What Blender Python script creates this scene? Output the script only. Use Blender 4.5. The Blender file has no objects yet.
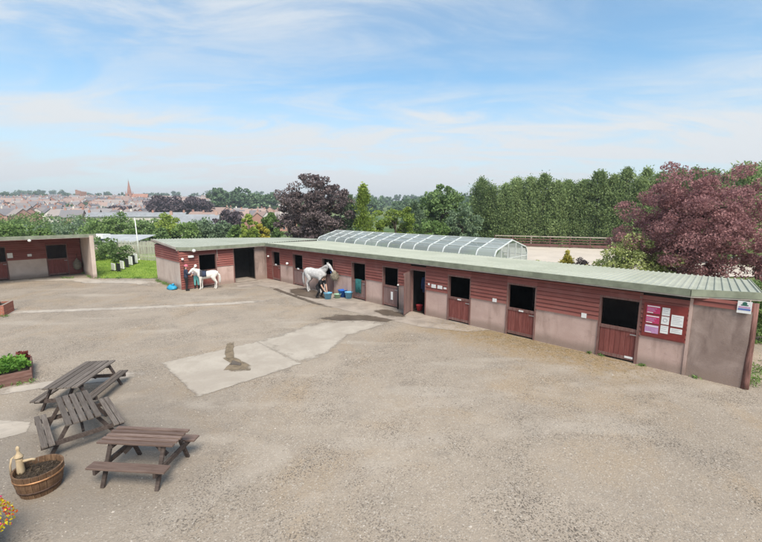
import bpy, math, random
import numpy as np
from mathutils import Vector, Matrix
SC = bpy.context.scene
COL = SC.collection
R = math.radians
# ------------------------------------------------------------------ camera
cam_d = bpy.data.cameras.new('camera'); cam = bpy.data.objects.new('camera', cam_d); COL.objects.link(cam)
cam_d.sensor_width = 36.0; cam_d.lens = 392.0 / 762.0 * 36.0
cam_d.clip_start = 0.1; cam_d.clip_end = 6000.0
cam.location = (0, 0, 5.0)
cam.rotation_euler = (R(90) - math.atan(60.0 / 392.0), 0, 0)
SC.camera = cam
# ------------------------------------------------------------------ sky
SUN_EL, SUN_AZ = 50.0, 158.0          # azimuth clockwise from +Y
world = bpy.data.worlds.new('World'); SC.world = world; world.use_nodes = True
wn = world.node_tree.nodes; wl = world.node_tree.links; wn.clear()
w_out = wn.new('ShaderNodeOutputWorld'); w_bg = wn.new('ShaderNodeBackground')
sky = wn.new('ShaderNodeTexSky'); sky.sky_type = 'NISHITA'; sky.sun_disc = False
sky.sun_elevation = R(SUN_EL); sky.sun_rotation = R(SUN_AZ)
sky.air_density = 1.0; sky.dust_density = .7; sky.ozone_density = 1.2; sky.altitude = 0
tc = wn.new('ShaderNodeTexCoord')
sep = wn.new('ShaderNodeSeparateXYZ'); wl.new(tc.outputs['Generated'], sep.inputs[0])
def wmath(op, a, b=None, clamp=False):
    m = wn.new('ShaderNodeMath'); m.operation = op; m.use_clamp = clamp
    for i, v in enumerate((a, b)):
        if v is None: continue
        if isinstance(v, (int, float)): m.inputs[i].default_value = v
        else: wl.new(v, m.inputs[i])
    return m.outputs[0]
zc = wmath('MAXIMUM', sep.outputs[2], 0.0)
zz = wmath('ADD', zc, 0.16)
comb = wn.new('ShaderNodeCombineXYZ')
wl.new(wmath('DIVIDE', sep.outputs[0], zz), comb.inputs[0])
wl.new(wmath('DIVIDE', sep.outputs[1], zz), comb.inputs[1])
mp = wn.new('ShaderNodeMapping'); wl.new(comb.outputs[0], mp.inputs[0])
mp.inputs['Rotation'].default_value = (0, 0, R(-24)); mp.inputs['Scale'].default_value = (0.55, 1.25, 1); mp.inputs['Location'].default_value = (3.6, .6, 0)
def wnoise(scale, detail, rough, dist, vec):
    n = wn.new('ShaderNodeTexNoise'); n.inputs['Scale'].default_value = scale; n.inputs['Detail'].default_value = detail
    n.inputs['Roughness'].default_value = rough; n.inputs['Distortion'].default_value = dist
    wl.new(vec, n.inputs['Vector']); return n.outputs[0]
def wramp(v, a, b):
    r = wn.new('ShaderNodeMapRange'); r.interpolation_type = 'SMOOTHSTEP'
    r.inputs[1].default_value = a; r.inputs[2].default_value = b; wl.new(v, r.inputs[0]); return r.outputs[0]
c_big = wramp(wnoise(0.62, 4, .5, .6, mp.outputs[0]), .27, .60)
c_fine = wramp(wnoise(1.9, 9, .62, 1.2, mp.outputs[0]), .32, .68)
c_wisp = wramp(wnoise(5.5, 8, .65, .8, mp.outputs[0]), .30, .85)
c1 = wmath('MULTIPLY', c_big, wmath('ADD', wmath('MULTIPLY', c_fine, .75), .25))
c2 = wmath('ADD', wmath('MULTIPLY', c1, 1.12), wmath('MULTIPLY', wmath('MULTIPLY', c_wisp, c_fine), .22))
lowhaze = wramp(zc, .30, -.02)     # thin high cloud thickens towards the horizon, all round
c3 = wmath('ADD', wmath('ADD', wmath('MULTIPLY', c2, .66), .11), wmath('MULTIPLY', lowhaze, .80), clamp=True)
mixc = wn.new('ShaderNodeMix'); mixc.data_type = 'RGBA'
tint = wn.new('ShaderNodeMix'); tint.data_type = 'RGBA'; tint.blend_type = 'MULTIPLY'; tint.inputs['Factor'].default_value = 1
wl.new(sky.outputs[0], tint.inputs['A']); tint.inputs['B'].default_value = (.50,.84,.92,1)
wl.new(c3, mixc.inputs['Factor']); wl.new(tint.outputs['Result'], mixc.inputs['A'])
mixc.inputs['B'].default_value = (3.62, 3.80, 3.94, 1)
wl.new(mixc.outputs['Result'], w_bg.inputs['Color']); w_bg.inputs['Strength'].default_value = 0.125
wl.new(w_bg.outputs[0], w_out.inputs['Surface'])
# ------------------------------------------------------------------ sun
sun_d = bpy.data.lights.new('sun', 'SUN'); sun_o = bpy.data.objects.new('sun', sun_d); COL.objects.link(sun_o)
sun_d.energy = 2.9; sun_d.angle = R(24); sun_d.color = (1.0, .92, .80)
sdir = Vector((math.sin(R(SUN_AZ)) * math.cos(R(SUN_EL)), math.cos(R(SUN_AZ)) * math.cos(R(SUN_EL)), math.sin(R(SUN_EL))))
sun_o.rotation_euler = sdir.to_track_quat('Z', 'Y').to_euler(); sun_o.location = (20, -20, 60)
# ------------------------------------------------------------------ render settings
vs = SC.view_settings; vs.view_transform = 'Standard'; vs.look = 'None'; vs.gamma = 1; vs.use_curve_mapping = False
vs.exposure = 0.85
SC.render.engine = 'CYCLES'
SC.cycles.use_denoising = True
SC.cycles.max_bounces = 6; SC.cycles.diffuse_bounces = 3; SC.cycles.glossy_bounces = 3; SC.cycles.transparent_max_bounces = 24
SC.cycles.transmission_bounces = 4; SC.cycles.volume_bounces = 0
SC.cycles.caustics_reflective = False; SC.cycles.caustics_refractive = False

# ================================================================== helpers
class MB:
    def __init__(s): s.v = []; s.f = []
    def box(s, c, size, rz=0.0, m=None):
        hx, hy, hz = size[0] / 2, size[1] / 2, size[2] / 2
        b = len(s.v); ca, sa = math.cos(rz), math.sin(rz)
        for x, y, z in ((-hx,-hy,-hz),(hx,-hy,-hz),(hx,hy,-hz),(-hx,hy,-hz),(-hx,-hy,hz),(hx,-hy,hz),(hx,hy,hz),(-hx,hy,hz)):
            p = Vector((x, y, z))
            if m is not None: p = m @ p
            s.v.append((c[0] + p.x * ca - p.y * sa, c[1] + p.x * sa + p.y * ca, c[2] + p.z))
        for q in ((3,2,1,0),(4,5,6,7),(0,1,5,4),(1,2,6,5),(2,3,7,6),(3,0,4,7)): s.f.append(tuple(b + i for i in q))
        return s
    def b2(s, x0, x1, y0, y1, z0, z1): return s.box(((x0+x1)/2, (y0+y1)/2, (z0+z1)/2), (abs(x1-x0), abs(y1-y0), abs(z1-z0)))
    def bar(s, p, q, w, h):
        p = Vector(p); q = Vector(q); t = (q - p); L = t.length; t.normalize()
        ref = Vector((0,0,1)) if abs(t.z) < .9 else Vector((1,0,0))
        sd = t.cross(ref).normalized(); up = sd.cross(t).normalized(); b = len(s.v)
        for e in (p, q):
            for a, c in ((-1,-1),(1,-1),(1,1),(-1,1)): s.v.append(tuple(e + sd * (a * w / 2) + up * (c * h / 2)))
        for k in range(4): s.f.append((b+k, b+(k+1)%4, b+4+(k+1)%4, b+4+k))
        s.f.append((b+3, b+2, b+1, b)); s.f.append((b+4, b+5, b+6, b+7)); return s
    def tube(s, pts, rad, n=8, ref=None):
        pts = [Vector(p) for p in pts]; b = len(s.v); K = len(pts)
        for i, p in enumerate(pts):
            t = (pts[min(i+1, K-1)] - pts[max(i-1, 0)]).normalized()
            rf = ref or (Vector((0,0,1)) if abs(t.z) < .8 else Vector((1,0,0)))
            sd = t.cross(rf).normalized(); up = sd.cross(t).normalized()
            r = rad[i] if not isinstance(rad, (int, float)) else rad
            a, c = (r, r) if isinstance(r, (int, float)) else r
            for k in range(n):
                th = 2 * math.pi * k / n; s.v.append(tuple(p + sd * (a * math.cos(th)) + up * (c * math.sin(th))))
        for i in range(K-1):
            for k in range(n): s.f.append((b+i*n+k, b+i*n+(k+1)%n, b+(i+1)*n+(k+1)%n, b+(i+1)*n+k))
        s.f.append(tuple(b + k for k in range(n-1, -1, -1))); s.f.append(tuple(b + (K-1)*n + k for k in range(n))); return s
    def lathe(s, prof, n=16, c=(0,0,0), close=True):
        b = len(s.v); K = len(prof)
        for r, z in prof:
            for k in range(n):
                th = 2*math.pi*k/n; s.v.append((c[0]+r*math.cos(th), c[1]+r*math.sin(th), c[2]+z))
        for i in range(K-1):
            for k in range(n): s.f.append((b+i*n+k, b+i*n+(k+1)%n, b+(i+1)*n+(k+1)%n, b+(i+1)*n+k))
        if close:
            s.f.append(tuple(b + k for k in range(n-1, -1, -1))); s.f.append(tuple(b + (K-1)*n + k for k in range(n)))
        return s
    def poly(s, pts): b = len(s.v); s.v += [tuple(p) for p in pts]; s.f.append(tuple(range(b, b+len(pts)))); return s
    def prism(s, pts, z0, z1):
        b = len(s.v); n = len(pts)
        s.v += [(p[0], p[1], z0) for p in pts] + [(p[0], p[1], z1) for p in pts]
        s.f.append(tuple(range(b+n-1, b-1, -1))); s.f.append(tuple(range(b+n, b+2*n)))
        for k in range(n): s.f.append((b+k, b+(k+1)%n, b+n+(k+1)%n, b+n+k))
        return s
    def mesh(s, name, mat, smooth=False):
        me = bpy.data.meshes.new(name); me.from_pydata(s.v, [], s.f); me.update()
        if mat: me.materials.append(mat)
        if smooth: me.polygons.foreach_set('use_smooth', [True]*len(me.polygons))
        return me
    def build(s, name, mat, parent=None, smooth=False, **kw): return link(name, s.mesh(name, mat, smooth), parent, **kw)

def link(name, me, parent=None, loc=None, rz=None, kind=None):
    o = bpy.data.objects.new(name, me); COL.objects.link(o)
    if parent is not None: o.parent = parent
    if loc is not None: o.location = loc
    if rz is not None: o.rotation_euler = (0, 0, rz)
    if kind: o['kind'] = kind
    return o
def tag(o, label, cat, group=None):
    o['label'] = label; o['category'] = cat
    if group: o['group'] = group
    return o
def thing(name, label, cat, loc=(0,0,0), rz=0.0, group=None):
    o = bpy.data.objects.new(name, None); COL.objects.link(o); o.location = loc; o.rotation_euler = (0,0,rz); o.empty_display_size = .2
    return tag(o, label, cat, group)
def copy_tree(o, parent=None):
    c = o.copy(); COL.objects.link(c); c.parent = parent
    for ch in list(o.children): copy_tree(ch, c)
    return c
def bevel(o, w=.01, seg=2):
    m = o.modifiers.new('bevel', 'BEVEL'); m.width = w; m.segments = seg; m.limit_method = 'ANGLE'; return o

# ------------------------------------------------------------------ materials
class NT:
    def __init__(s, name):
        s.m = bpy.data.materials.new(name); s.m.use_nodes = True; s.n = s.m.node_tree.nodes; s.l = s.m.node_tree.links; s.n.clear()
        s.out = s.n.new('ShaderNodeOutputMaterial')
    def new(s, t, **kw):
        n = s.n.new(t)
        for k, v in kw.items(): setattr(n, k, v)
        return n
    def put(s, sock, v):
        if isinstance(v, bpy.types.NodeSocket): s.l.new(v, sock)
        elif isinstance(v, tuple) and len(v) == 3 and sock.type == 'RGBA': sock.default_value = (*v, 1)
        else: sock.default_value = v
    def math(s, op, a, b=0.0, clamp=False):
        n = s.new('ShaderNodeMath', operation=op, use_clamp=clamp); s.put(n.inputs[0], a); s.put(n.inputs[1], b); return n.outputs[0]
    def mix(s, f, a, b, blend='MIX'):
        n = s.new('ShaderNodeMix', data_type='RGBA', blend_type=blend); s.put(n.inputs['Factor'], f); s.put(n.inputs['A'], a); s.put(n.inputs['B'], b); return n.outputs['Result']
    def pos(s): return s.new('ShaderNodeNewGeometry').outputs['Position']
    def obj(s): return s.new('ShaderNodeTexCoord').outputs['Object']
    def noise(s, scale, detail=4, rough=.55, vec=None, dist=0.0):
        n = s.new('ShaderNodeTexNoise'); n.inputs['Scale'].default_value = scale; n.inputs['Detail'].default_value = detail
        n.inputs['Roughness'].default_value = rough; n.inputs['Distortion'].default_value = dist
        s.l.new(vec if vec is not None else s.pos(), n.inputs['Vector']); return n.outputs[0]
    def voro(s, scale, vec=None, out='Distance', feature='F1'):
        n = s.new('ShaderNodeTexVoronoi', feature=feature); n.inputs['Scale'].default_value = scale
        s.l.new(vec if vec is not None else s.pos(), n.inputs['Vector']); return n.outputs[out]
    def ramp(s, v, a, b, lo=0.0, hi=1.0):
        n = s.new('ShaderNodeMapRange', interpolation_type='SMOOTHSTEP'); s.put(n.inputs[0], v)
        for i, x in zip((1,2,3,4), (a,b,lo,hi)): n.inputs[i].default_value = x
        return n.outputs[0]
    def scaled(s, vec, sc, rot=(0,0,0)):
        n = s.new('ShaderNodeMapping'); s.l.new(vec, n.inputs[0]); n.inputs['Scale'].default_value = sc; n.inputs['Rotation'].default_value = rot; return n.outputs[0]
    def rnd(s): return s.new('ShaderNodeObjectInfo').outputs['Random']
    def isl(s): return s.new('ShaderNodeNewGeometry').outputs['Random Per Island']
    def bump(s, h, strength=.3, dist=.02):
        n = s.new('ShaderNodeBump'); n.inputs['Strength'].default_value = strength; n.inputs['Distance'].default_value = dist; s.l.new(h, n.inputs['Height']); return n.outputs[0]
    def pbr(s, color, rough=.8, spec=.3, normal=None, metal=0.0, **kw):
        p = s.new('ShaderNodeBsdfPrincipled'); s.put(p.inputs['Base Color'], color); s.put(p.inputs['Roughness'], rough)
        p.inputs['Specular IOR Level'].default_value = spec; p.inputs['Metallic'].default_value = metal
        if normal is not None: s.l.new(normal, p.inputs['Normal'])
        s.l.new(p.outputs[0], s.out.inputs['Surface']); s.p = p; return s.m
def scl(c, k): return tuple(x * k for x in c)

def mat_simple(name, c, rough=.7, var=.25, scale=6.0, spec=.3, bump=.0, rnd=.0, metal=0.0):
    t = NT(name); n = t.noise(scale, 5, .6)
    col = t.mix(t.ramp(n, .3, .7), scl(c, 1 - var), scl(c, 1 + var * .6))
    if rnd: col = t.mix(t.ramp(t.rnd(), 0, 1, 0, 1), scl(c, 1 - rnd), col)
    nm = t.bump(t.noise(scale * 6, 4, .6), bump, .01) if bump else None
    return t.pbr(col, rough, spec, nm, metal)

def mat_wood(name, c, c2, grain=(2, 30, 30), rough=.75, rnd=.35, dirt=.3):
    """c main colour, c2 weathered colour; grain runs along the object's x axis"""
    t = NT(name); o = t.obj(); r = t.rnd()
    off = t.new('ShaderNodeVectorMath', operation='ADD'); t.l.new(o, off.inputs[0])
    k = t.new('ShaderNodeCombineXYZ'); t.put(k.inputs[0], t.math('MULTIPLY', r, 37.0)); t.put(k.inputs[1], t.math('MULTIPLY', r, 91.0)); t.l.new(k.outputs[0], off.inputs[1])
    g = t.noise(1.0, 6, .65, t.scaled(off.outputs[0], grain), .3)
    col = t.mix(t.ramp(g, .3, .72), c, c2)
    col = t.mix(t.math('MULTIPLY', r, rnd), col, scl(c, .55))
    d = t.noise(3.0, 5, .6)
    col = t.mix(t.ramp(d, .5, .85, 0, dirt), col, scl(c, .5))
    return t.pbr(col, rough, .25, t.bump(g, .35, .006))

def mat_leaf(name, c, c2, trans=.3, rough=.6):
    t = NT(name); r = t.isl(); n = t.noise(.9, 3, .5)
    col = t.mix(r, c, c2); col = t.mix(t.ramp(n, .35, .7, 0, .5), col, scl(c, .75)); ro = t.rnd(); col = t.mix(t.ramp(ro, .0, .5, .32, 0), col, scl(c, .7)); col = t.mix(t.ramp(ro, .5, 1, 0, .32), col, tuple(min(.8, x) for x in scl(c2, 1.15)))
    p = t.new('ShaderNodeBsdfPrincipled'); t.put(p.inputs['Base Color'], col); p.inputs['Roughness'].default_value = rough; p.inputs['Specular IOR Level'].default_value = .25
    tr = t.new('ShaderNodeBsdfTranslucent'); t.put(tr.inputs['Color'], col)
    mx = t.new('ShaderNodeMixShader'); mx.inputs[0].default_value = trans; t.l.new(p.outputs[0], mx.inputs[1]); t.l.new(tr.outputs[0], mx.inputs[2])
    t.l.new(mx.outputs[0], t.out.inputs['Surface']); return t.m

# ------------------------------------------------------------------ yard frame (stable corner, axes along the long wall and behind it)
A = R(-44.5); CX, CY = -8.8298, 29.3307
UX, UY = math.cos(A), math.sin(A); NX, NY = -UY, UX
def W2(su, sn): return (CX + su*UX + sn*NX, CY + su*UY + sn*NY)
def W3(su, sn, z=0.0): a, b = W2(su, sn); return (a, b, z)

M = {}
def yard_local(t):
    """position expressed in the stable frame: returns (su, sn) sockets"""
    s = t.new('ShaderNodeSeparateXYZ'); t.l.new(t.pos(), s.inputs[0])
    dx = t.math('SUBTRACT', s.outputs[0], CX); dy = t.math('SUBTRACT', s.outputs[1], CY)
    su = t.math('ADD', t.math('MULTIPLY', dx, UX), t.math('MULTIPLY', dy, UY))
    sn = t.math('ADD', t.math('MULTIPLY', dx, NX), t.math('MULTIPLY', dy, NY)); return su, sn
def mat_gravel():
    t = NT('yard_gravel')
    base, pale, dark, tan = (.305,.253,.202), (.37,.308,.247), (.115,.095,.077), (.35,.26,.172)
    big = t.noise(.16, 5, .6, dist=.5); mid = t.noise(.75, 6, .65, dist=.4); fine = t.noise(9, 6, .7)
    col = t.mix(t.ramp(big, .36, .66), base, pale)
    col = t.mix(t.ramp(mid, .50, .74, 0, .7), col, (.25,.213,.177))
    col = t.mix(t.ramp(t.noise(.30, 6, .65, dist=.8), .47, .68, 0, .6), col, tan)
    col = t.mix(t.ramp(fine, .48, .75, 0, .5), col, (.20,.17,.145))
    clus = t.ramp(t.noise(.55, 5, .65, dist=.5), .40, .68)
    vc = t.voro(44, out='Color'); s = t.new('ShaderNodeSeparateXYZ'); t.l.new(vc, s.inputs[0])
    col = t.mix(t.math('MULTIPLY', t.ramp(s.outputs[0], .72, .86), t.math('ADD', t.math('MULTIPLY', clus, .88), .12)), col, dark)
    col = t.mix(t.ramp(s.outputs[1], .86, .97, 0, .45), col, (.52,.47,.41))
    vc2 = t.voro(75, out='Color'); s2 = t.new('ShaderNodeSeparateXYZ'); t.l.new(vc2, s2.inputs[0])
    col = t.mix(t.math('MULTIPLY', t.ramp(s2.outputs[0], .6, .92), t.math('ADD', t.math('MULTIPLY', clus, .45), .2)), col, (.165,.14,.12))
    # trodden straw and muck lying along the stable doors
    su, sn = yard_local(t); wob = t.math('MULTIPLY', t.math('SUBTRACT', t.noise(.7, 5, .6), .5), 2.6)
    a = t.math('ADD', sn, wob)
    m1 = t.math('MULTIPLY', t.ramp(a, -2.9, -1.2), t.math('MULTIPLY', t.ramp(su, 15.6, 17.6), t.ramp(su, 25.6, 23.4)))
    m1 = t.math('MULTIPLY', m1, t.ramp(t.noise(2.6, 6, .7), .28, .62))
    col = t.mix(t.math('MULTIPLY', m1, .9), col, (.30,.215,.125))
    # gravel colour darkens towards the tables and tub, with an uneven round edge
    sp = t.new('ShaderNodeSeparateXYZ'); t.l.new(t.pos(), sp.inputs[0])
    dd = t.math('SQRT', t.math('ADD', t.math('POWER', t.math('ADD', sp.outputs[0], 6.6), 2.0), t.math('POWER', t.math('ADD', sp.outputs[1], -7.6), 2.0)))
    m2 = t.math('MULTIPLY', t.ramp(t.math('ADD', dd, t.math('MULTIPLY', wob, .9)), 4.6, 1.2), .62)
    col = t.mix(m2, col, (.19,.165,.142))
    # tyre-worn paler tracks
    tr = t.noise(.5, 3, .5, t.scaled(t.pos(), (.35, 1.6, 1), (0,0,R(12))), .2)
    col = t.mix(t.ramp(tr, .56, .72, 0, .32), col, (.46,.405,.345))
    # wheel tracks swinging round the yard
    for cx_, cy_, r_ in ((9.0,-3.0,13.6), (9.0,-3.0,15.2), (-2.0,34.0,24.5), (-2.0,34.0,26.1)):
        dr = t.math('SQRT', t.math('ADD', t.math('POWER', t.math('ADD', sp.outputs[0], -cx_), 2.0), t.math('POWER', t.math('ADD', sp.outputs[1], -cy_), 2.0)))
        off = t.math('ABSOLUTE', t.math('SUBTRACT', t.math('ADD', dr, t.math('MULTIPLY', wob, .25)), r_))
        col = t.mix(t.math('MULTIPLY', t.ramp(off, .42, .05), t.ramp(t.noise(.9, 5, .6), .40, .66, 0, .42)), col, (.41,.355,.30))
    h = t.math('ADD', t.voro(34), t.math('MULTIPLY', fine, .8))
    return t.pbr(col, .92, .12, t.bump(h, .4, .015))
def mat_concrete(name, c, stain=.35, rough=.85, scale=1.2, cracks=0.0):
    t = NT(name); n1 = t.noise(scale, 6, .62, dist=.4); n2 = t.noise(scale*9, 5, .65); n3 = t.noise(scale*.3, 4, .5)
    col = t.mix(t.ramp(n1, .36, .7), c, scl(c, 1 - stain)); col = t.mix(t.ramp(n2, .5, .8, 0, .5), col, scl(c, .72)); col = t.mix(t.ramp(n3, .4, .7, 0, .35), col, scl(c, 1.12))
    if cracks:
        v = t.voro(.9, t.scaled(t.pos(), (1,1,1)), 'Distance', 'DISTANCE_TO_EDGE'); col = t.mix(t.ramp(v, .012, .0, 0, cracks), col, scl(c, .4))
    return t.pbr(col, rough, .2, t.bump(t.math('ADD', n2, n1), .3, .012))
def mat_boards():
    t = NT('stained_boards'); o = t.obj(); r = t.rnd()
    k = t.new('ShaderNodeCombineXYZ'); t.put(k.inputs[0], t.math('MULTIPLY', r, 53.0)); t.put(k.inputs[2], t.math('MULTIPLY', r, 17.0))
    ad = t.new('ShaderNodeVectorMath', operation='ADD'); t.l.new(o, ad.inputs[0]); t.l.new(k.outputs[0], ad.inputs[1])
    g = t.noise(1, 6, .65, t.scaled(ad.outputs[0], (1.6, 30, 42)), .4); blot = t.noise(1.3, 4, .6)
    col = t.mix(t.ramp(g, .3, .75), (.225,.072,.060), (.31,.115,.097))
    col = t.mix(t.math('MULTIPLY', r, .6), col, (.16,.046,.038))
    col = t.mix(t.ramp(blot, .48, .8, 0, .55), col, (.30,.14,.12))
    return t.pbr(col, .72, .25, t.bump(g, .4, .006))
def mat_render(name, c, c2, stain):
    t = NT(name); n = t.noise(1.1, 6, .6, dist=.5); f = t.noise(26, 5, .7); s = t.new('ShaderNodeSeparateXYZ'); t.l.new(t.pos(), s.inputs[0])
    col = t.mix(t.ramp(n, .33, .7), c, c2); col = t.mix(t.ramp(f, .5, .8, 0, .3), col, scl(c, .75))
    v = t.noise(1, 5, .6, t.scaled(t.pos(), (2.4, 2.4, .5)), .6); col = t.mix(t.ramp(v, .48, .72, 0, .7), col, stain); sc_ = t.noise(3.2, 7, .7, dist=.8); col = t.mix(t.ramp(sc_, .58, .72, 0, .45), col, scl(stain, .75))
    splash = t.math('MULTIPLY', t.ramp(t.math('ADD', s.outputs[2], t.math('MULTIPLY', n, -.45)), .22, -.12), .75)   # dried mud splashes at the foot
    col = t.mix(splash, col, (.27,.20,.165))
    return t.pbr(col, .9, .15, t.bump(t.math('ADD', f, n), .45, .012))
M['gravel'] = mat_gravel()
t = NT('pale_concrete'); n1 = t.noise(1.4, 7, .65, dist=.5); n2 = t.noise(14, 6, .7); n3 = t.noise(.55, 5, .6, dist=.6)
cc = t.mix(t.ramp(n1, .35, .7), (.44,.388,.328), (.375,.325,.272)); cc = t.mix(t.ramp(n3, .44, .62, 0, .75), cc, (.345,.295,.247)); cc = t.mix(t.ramp(n2, .5, .75, 0, .45), cc, (.30,.255,.21))
M['slab'] = t.pbr(cc, .88, .2, t.bump(t.math('ADD', n1, n2), .35, .012))
M['apron'] = mat_concrete('apron_concrete', (.375,.315,.265), .35, cracks=.4)
M['strip'] = mat_concrete('strip_concrete', (.455,.395,.335), .3)
M['wet'] = mat_concrete('wet_concrete', (.135,.105,.08), .4, .45)
M['mud'] = mat_concrete('wet_mud', (.235,.18,.12), .45, .7, 4)
M['boards'] = mat_boards()
M['render'] = mat_render('pink_render', (.47,.335,.295), (.55,.405,.36), (.34,.235,.20))
M['render_pale'] = mat_render('pale_render', (.53,.43,.375), (.61,.51,.45), (.41,.315,.27))
M['render_rough'] = mat_render('rough_render', (.25,.185,.16), (.38,.295,.26), (.17,.12,.105))
M['plank_red'] = mat_wood('red_door_planks', (.18,.050,.043), (.28,.100,.085), (30, 30, 2), .7)
M['plank_faded'] = mat_wood('faded_door_planks', (.19,.115,.105), (.28,.19,.18), (30, 30, 2), .8)
M['frame'] = mat_wood('frame_timber', (.17,.075,.065), (.27,.17,.15), (20, 20, 2), .8)
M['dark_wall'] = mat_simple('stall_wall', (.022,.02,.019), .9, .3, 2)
M['post'] = mat_wood('post_timber', (.085,.042,.034), (.34,.17,.145), (14, 14, 1.1), .8, dirt=.7)
t = NT('green_roof_sheet'); n = t.noise(.6, 5, .6, dist=.4); n2 = t.noise(5, 5, .6)
cc = t.mix(t.ramp(n, .35, .7), (.35,.37,.305), (.42,.435,.365)); cc = t.mix(t.ramp(n2, .52, .8, 0, .35), cc, (.27,.275,.22)); cc = t.mix(t.math('MULTIPLY', t.rnd(), .22), cc, (.47,.475,.42))
st = t.noise(1, 5, .6, t.scaled(t.pos(), (.9, 9, 1), (0, 0, R(-45.5))), .3); cc = t.mix(t.ramp(st, .52, .75, 0, .42), cc, (.25,.25,.205))
li = t.noise(2.4, 7, .7); cc = t.mix(t.ramp(li, .60, .72, 0, .55), cc, (.30,.30,.16)); ru = t.noise(.9, 6, .7, dist=.6); cc = t.mix(t.ramp(ru, .64, .76, 0, .4), cc, (.30,.20,.13))
M['roof'] = t.pbr(cc, .55, .35, t.bump(n2, .08, .01))
M['fascia'] = mat_simple('green_fascia', (.215,.235,.175), .6, .25, 2.5)
M['fascia_trim'] = mat_simple('grey_trim', (.42,.375,.33), .7, .2, 4)
M['white'] = mat_simple('white_plastic', (.78,.78,.76), .5, .06, 8)
M['paper'] = mat_simple('white_paper', (.74,.74,.73), .8, .05, 20)
M['pink_paper'] = mat_simple('magenta_print', (.50,.045,.13), .6, .12, 20)
M['lilac_paper'] = mat_simple('lilac_print', (.50,.27,.46), .6, .12, 20)
M['blue_print'] = mat_simple('blue_print', (.10,.16,.42), .6, .1, 20)
M['green_print'] = mat_simple('green_print', (.03,.12,.09), .6, .1, 20)
M['grey_print'] = mat_simple('grey_print', (.42,.43,.44), .7, .1, 20)
M['board_red'] = mat_simple('notice_board_paint', (.20,.035,.03), .55, .2, 5)
M['metal'] = mat_simple('galvanised_steel', (.42,.43,.44), .45, .2, 9, .5, 0, 0, .7)
M['black'] = mat_simple('black_rubber', (.02,.02,.022), .6, .3, 9)
M['bucket_lb'] = mat_simple('light_blue_plastic', (.16,.42,.62), .45, .12, 6, .4)
M['bucket_db'] = mat_simple('deep_blue_plastic', (.02,.12,.50), .45, .12, 6, .4)
M['bucket_gr'] = mat_simple('green_plastic', (.30,.46,.33), .5, .12, 6, .4)
M['bucket_rd'] = mat_simple('red_plastic', (.45,.04,.05), .5, .12, 6, .4)
M['cyan'] = mat_simple('cyan_sheet', (.03,.33,.55), .5, .25, 9, .4)
M['hay'] = mat_simple('hay', (.27,.235,.18), .9, .4, 30, .1, .5)
M['soil'] = mat_simple('soil', (.06,.045,.034), .95, .4, 14, .1, .7)

# ------------------------------------------------------------------ leaves and trees
def leaf_mesh(name, C_, size, mat, rng, aspect=.55, updir=0.0, jitter=.35, dirs=None):
    """one rhombic leaf (or spray) for every centre; dirs = preferred long axes"""
    n = len(C_)
    tdir = rng.normal(size=(n,3))
    if dirs is not None: tdir = dirs + tdir * .45
    tdir[:,2] += updir; tdir /= np.linalg.norm(tdir, axis=1)[:,None] + 1e-9
    q = rng.normal(size=(n,3)); bt = np.cross(tdir, q); bt /= np.linalg.norm(bt, axis=1)[:,None] + 1e-9
    nn = np.cross(tdir, bt)
    s = (size * (1 + jitter * rng.uniform(-1, 1, n)))[:,None]
    bend = nn * s * .18
    V = np.stack([C_ - tdir*s*.5, C_ + bt*s*aspect*.5 + bend, C_ + tdir*s*.5, C_ - bt*s*aspect*.5 + bend], 1).reshape(-1, 3)
    me = bpy.data.meshes.new(name); me.vertices.add(n*4); me.vertices.foreach_set('co', V.astype(np.float32).ravel())
    me.loops.add(n*4); me.loops.foreach_set('vertex_index', np.arange(n*4, dtype=np.int32))
    me.polygons.add(n); me.polygons.foreach_set('loop_start', np.arange(0, n*4, 4, dtype=np.int32))
    try: me.polygons.foreach_set('loop_total', np.full(n, 4, dtype=np.int32))
    except Exception: pass
    me.update(calc_edges=True); me.validate(); me.materials.append(mat); return me
def unit(rng, n):
    v = rng.normal(size=(n,3)); return v / np.linalg.norm(v, axis=1)[:,None]
def crown_pts(rng, n, rad, nclump, cr, flat=.55, fill=.35, lump=.25):
    """leaf centres: clumps spread through an uneven ellipsoid, leaves denser on the clump shells"""
    d = unit(rng, nclump); f = (fill + (1-fill) * rng.uniform(0, 1, nclump) ** .5) * (1 + lump * rng.uniform(-1, .6, nclump))
    cen = d * f[:,None] * np.array(rad); cen[:,2] = np.where(cen[:,2] < 0, cen[:,2]*flat, cen[:,2])
    k = rng.integers(0, nclump, n); rr = cr * (.55 + .75 * rng.uniform(0, 1, nclump))
    P = cen[k] + unit(rng, n) * (rr[k] * rng.uniform(.25, 1, n) ** .5)[:,None] * np.array((1, 1, .72))
    return P, cen
def make_trunk(parent, mat, h, r, cen=None, rng=None, lean=(0,0), limbs=8):
    m = MB(); pts = [(lean[0]*k*.3, lean[1]*k*.3, h*k) for k in (0, .05, .3, .6, 1)]
    m.tube(pts, [r*1.35, r*1.1, r*.9, r*.75, r*.35], 8)
    if cen is not None:
        idx = rng.permutation(len(cen))[:limbs]
        for i in idx:
            e = Vector(cen[i]); z0 = h * rng.uniform(.35, .85); s = Vector((lean[0]*.3*z0/h, lean[1]*.3*z0/h, z0)); md = s.lerp(e, .5) + Vector((rng.uniform(-.1,.1)*h*.3, rng.uniform(-.1,.1)*h*.3, .08*h))
            m.tube([s, md, e], [r*.42, r*.26, r*.08], 6)
    return m.build('trunk', mat, parent, True)
M['bark'] = mat_simple('bark', (.085,.065,.05), .95, .4, 8, .1, .6)
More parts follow.
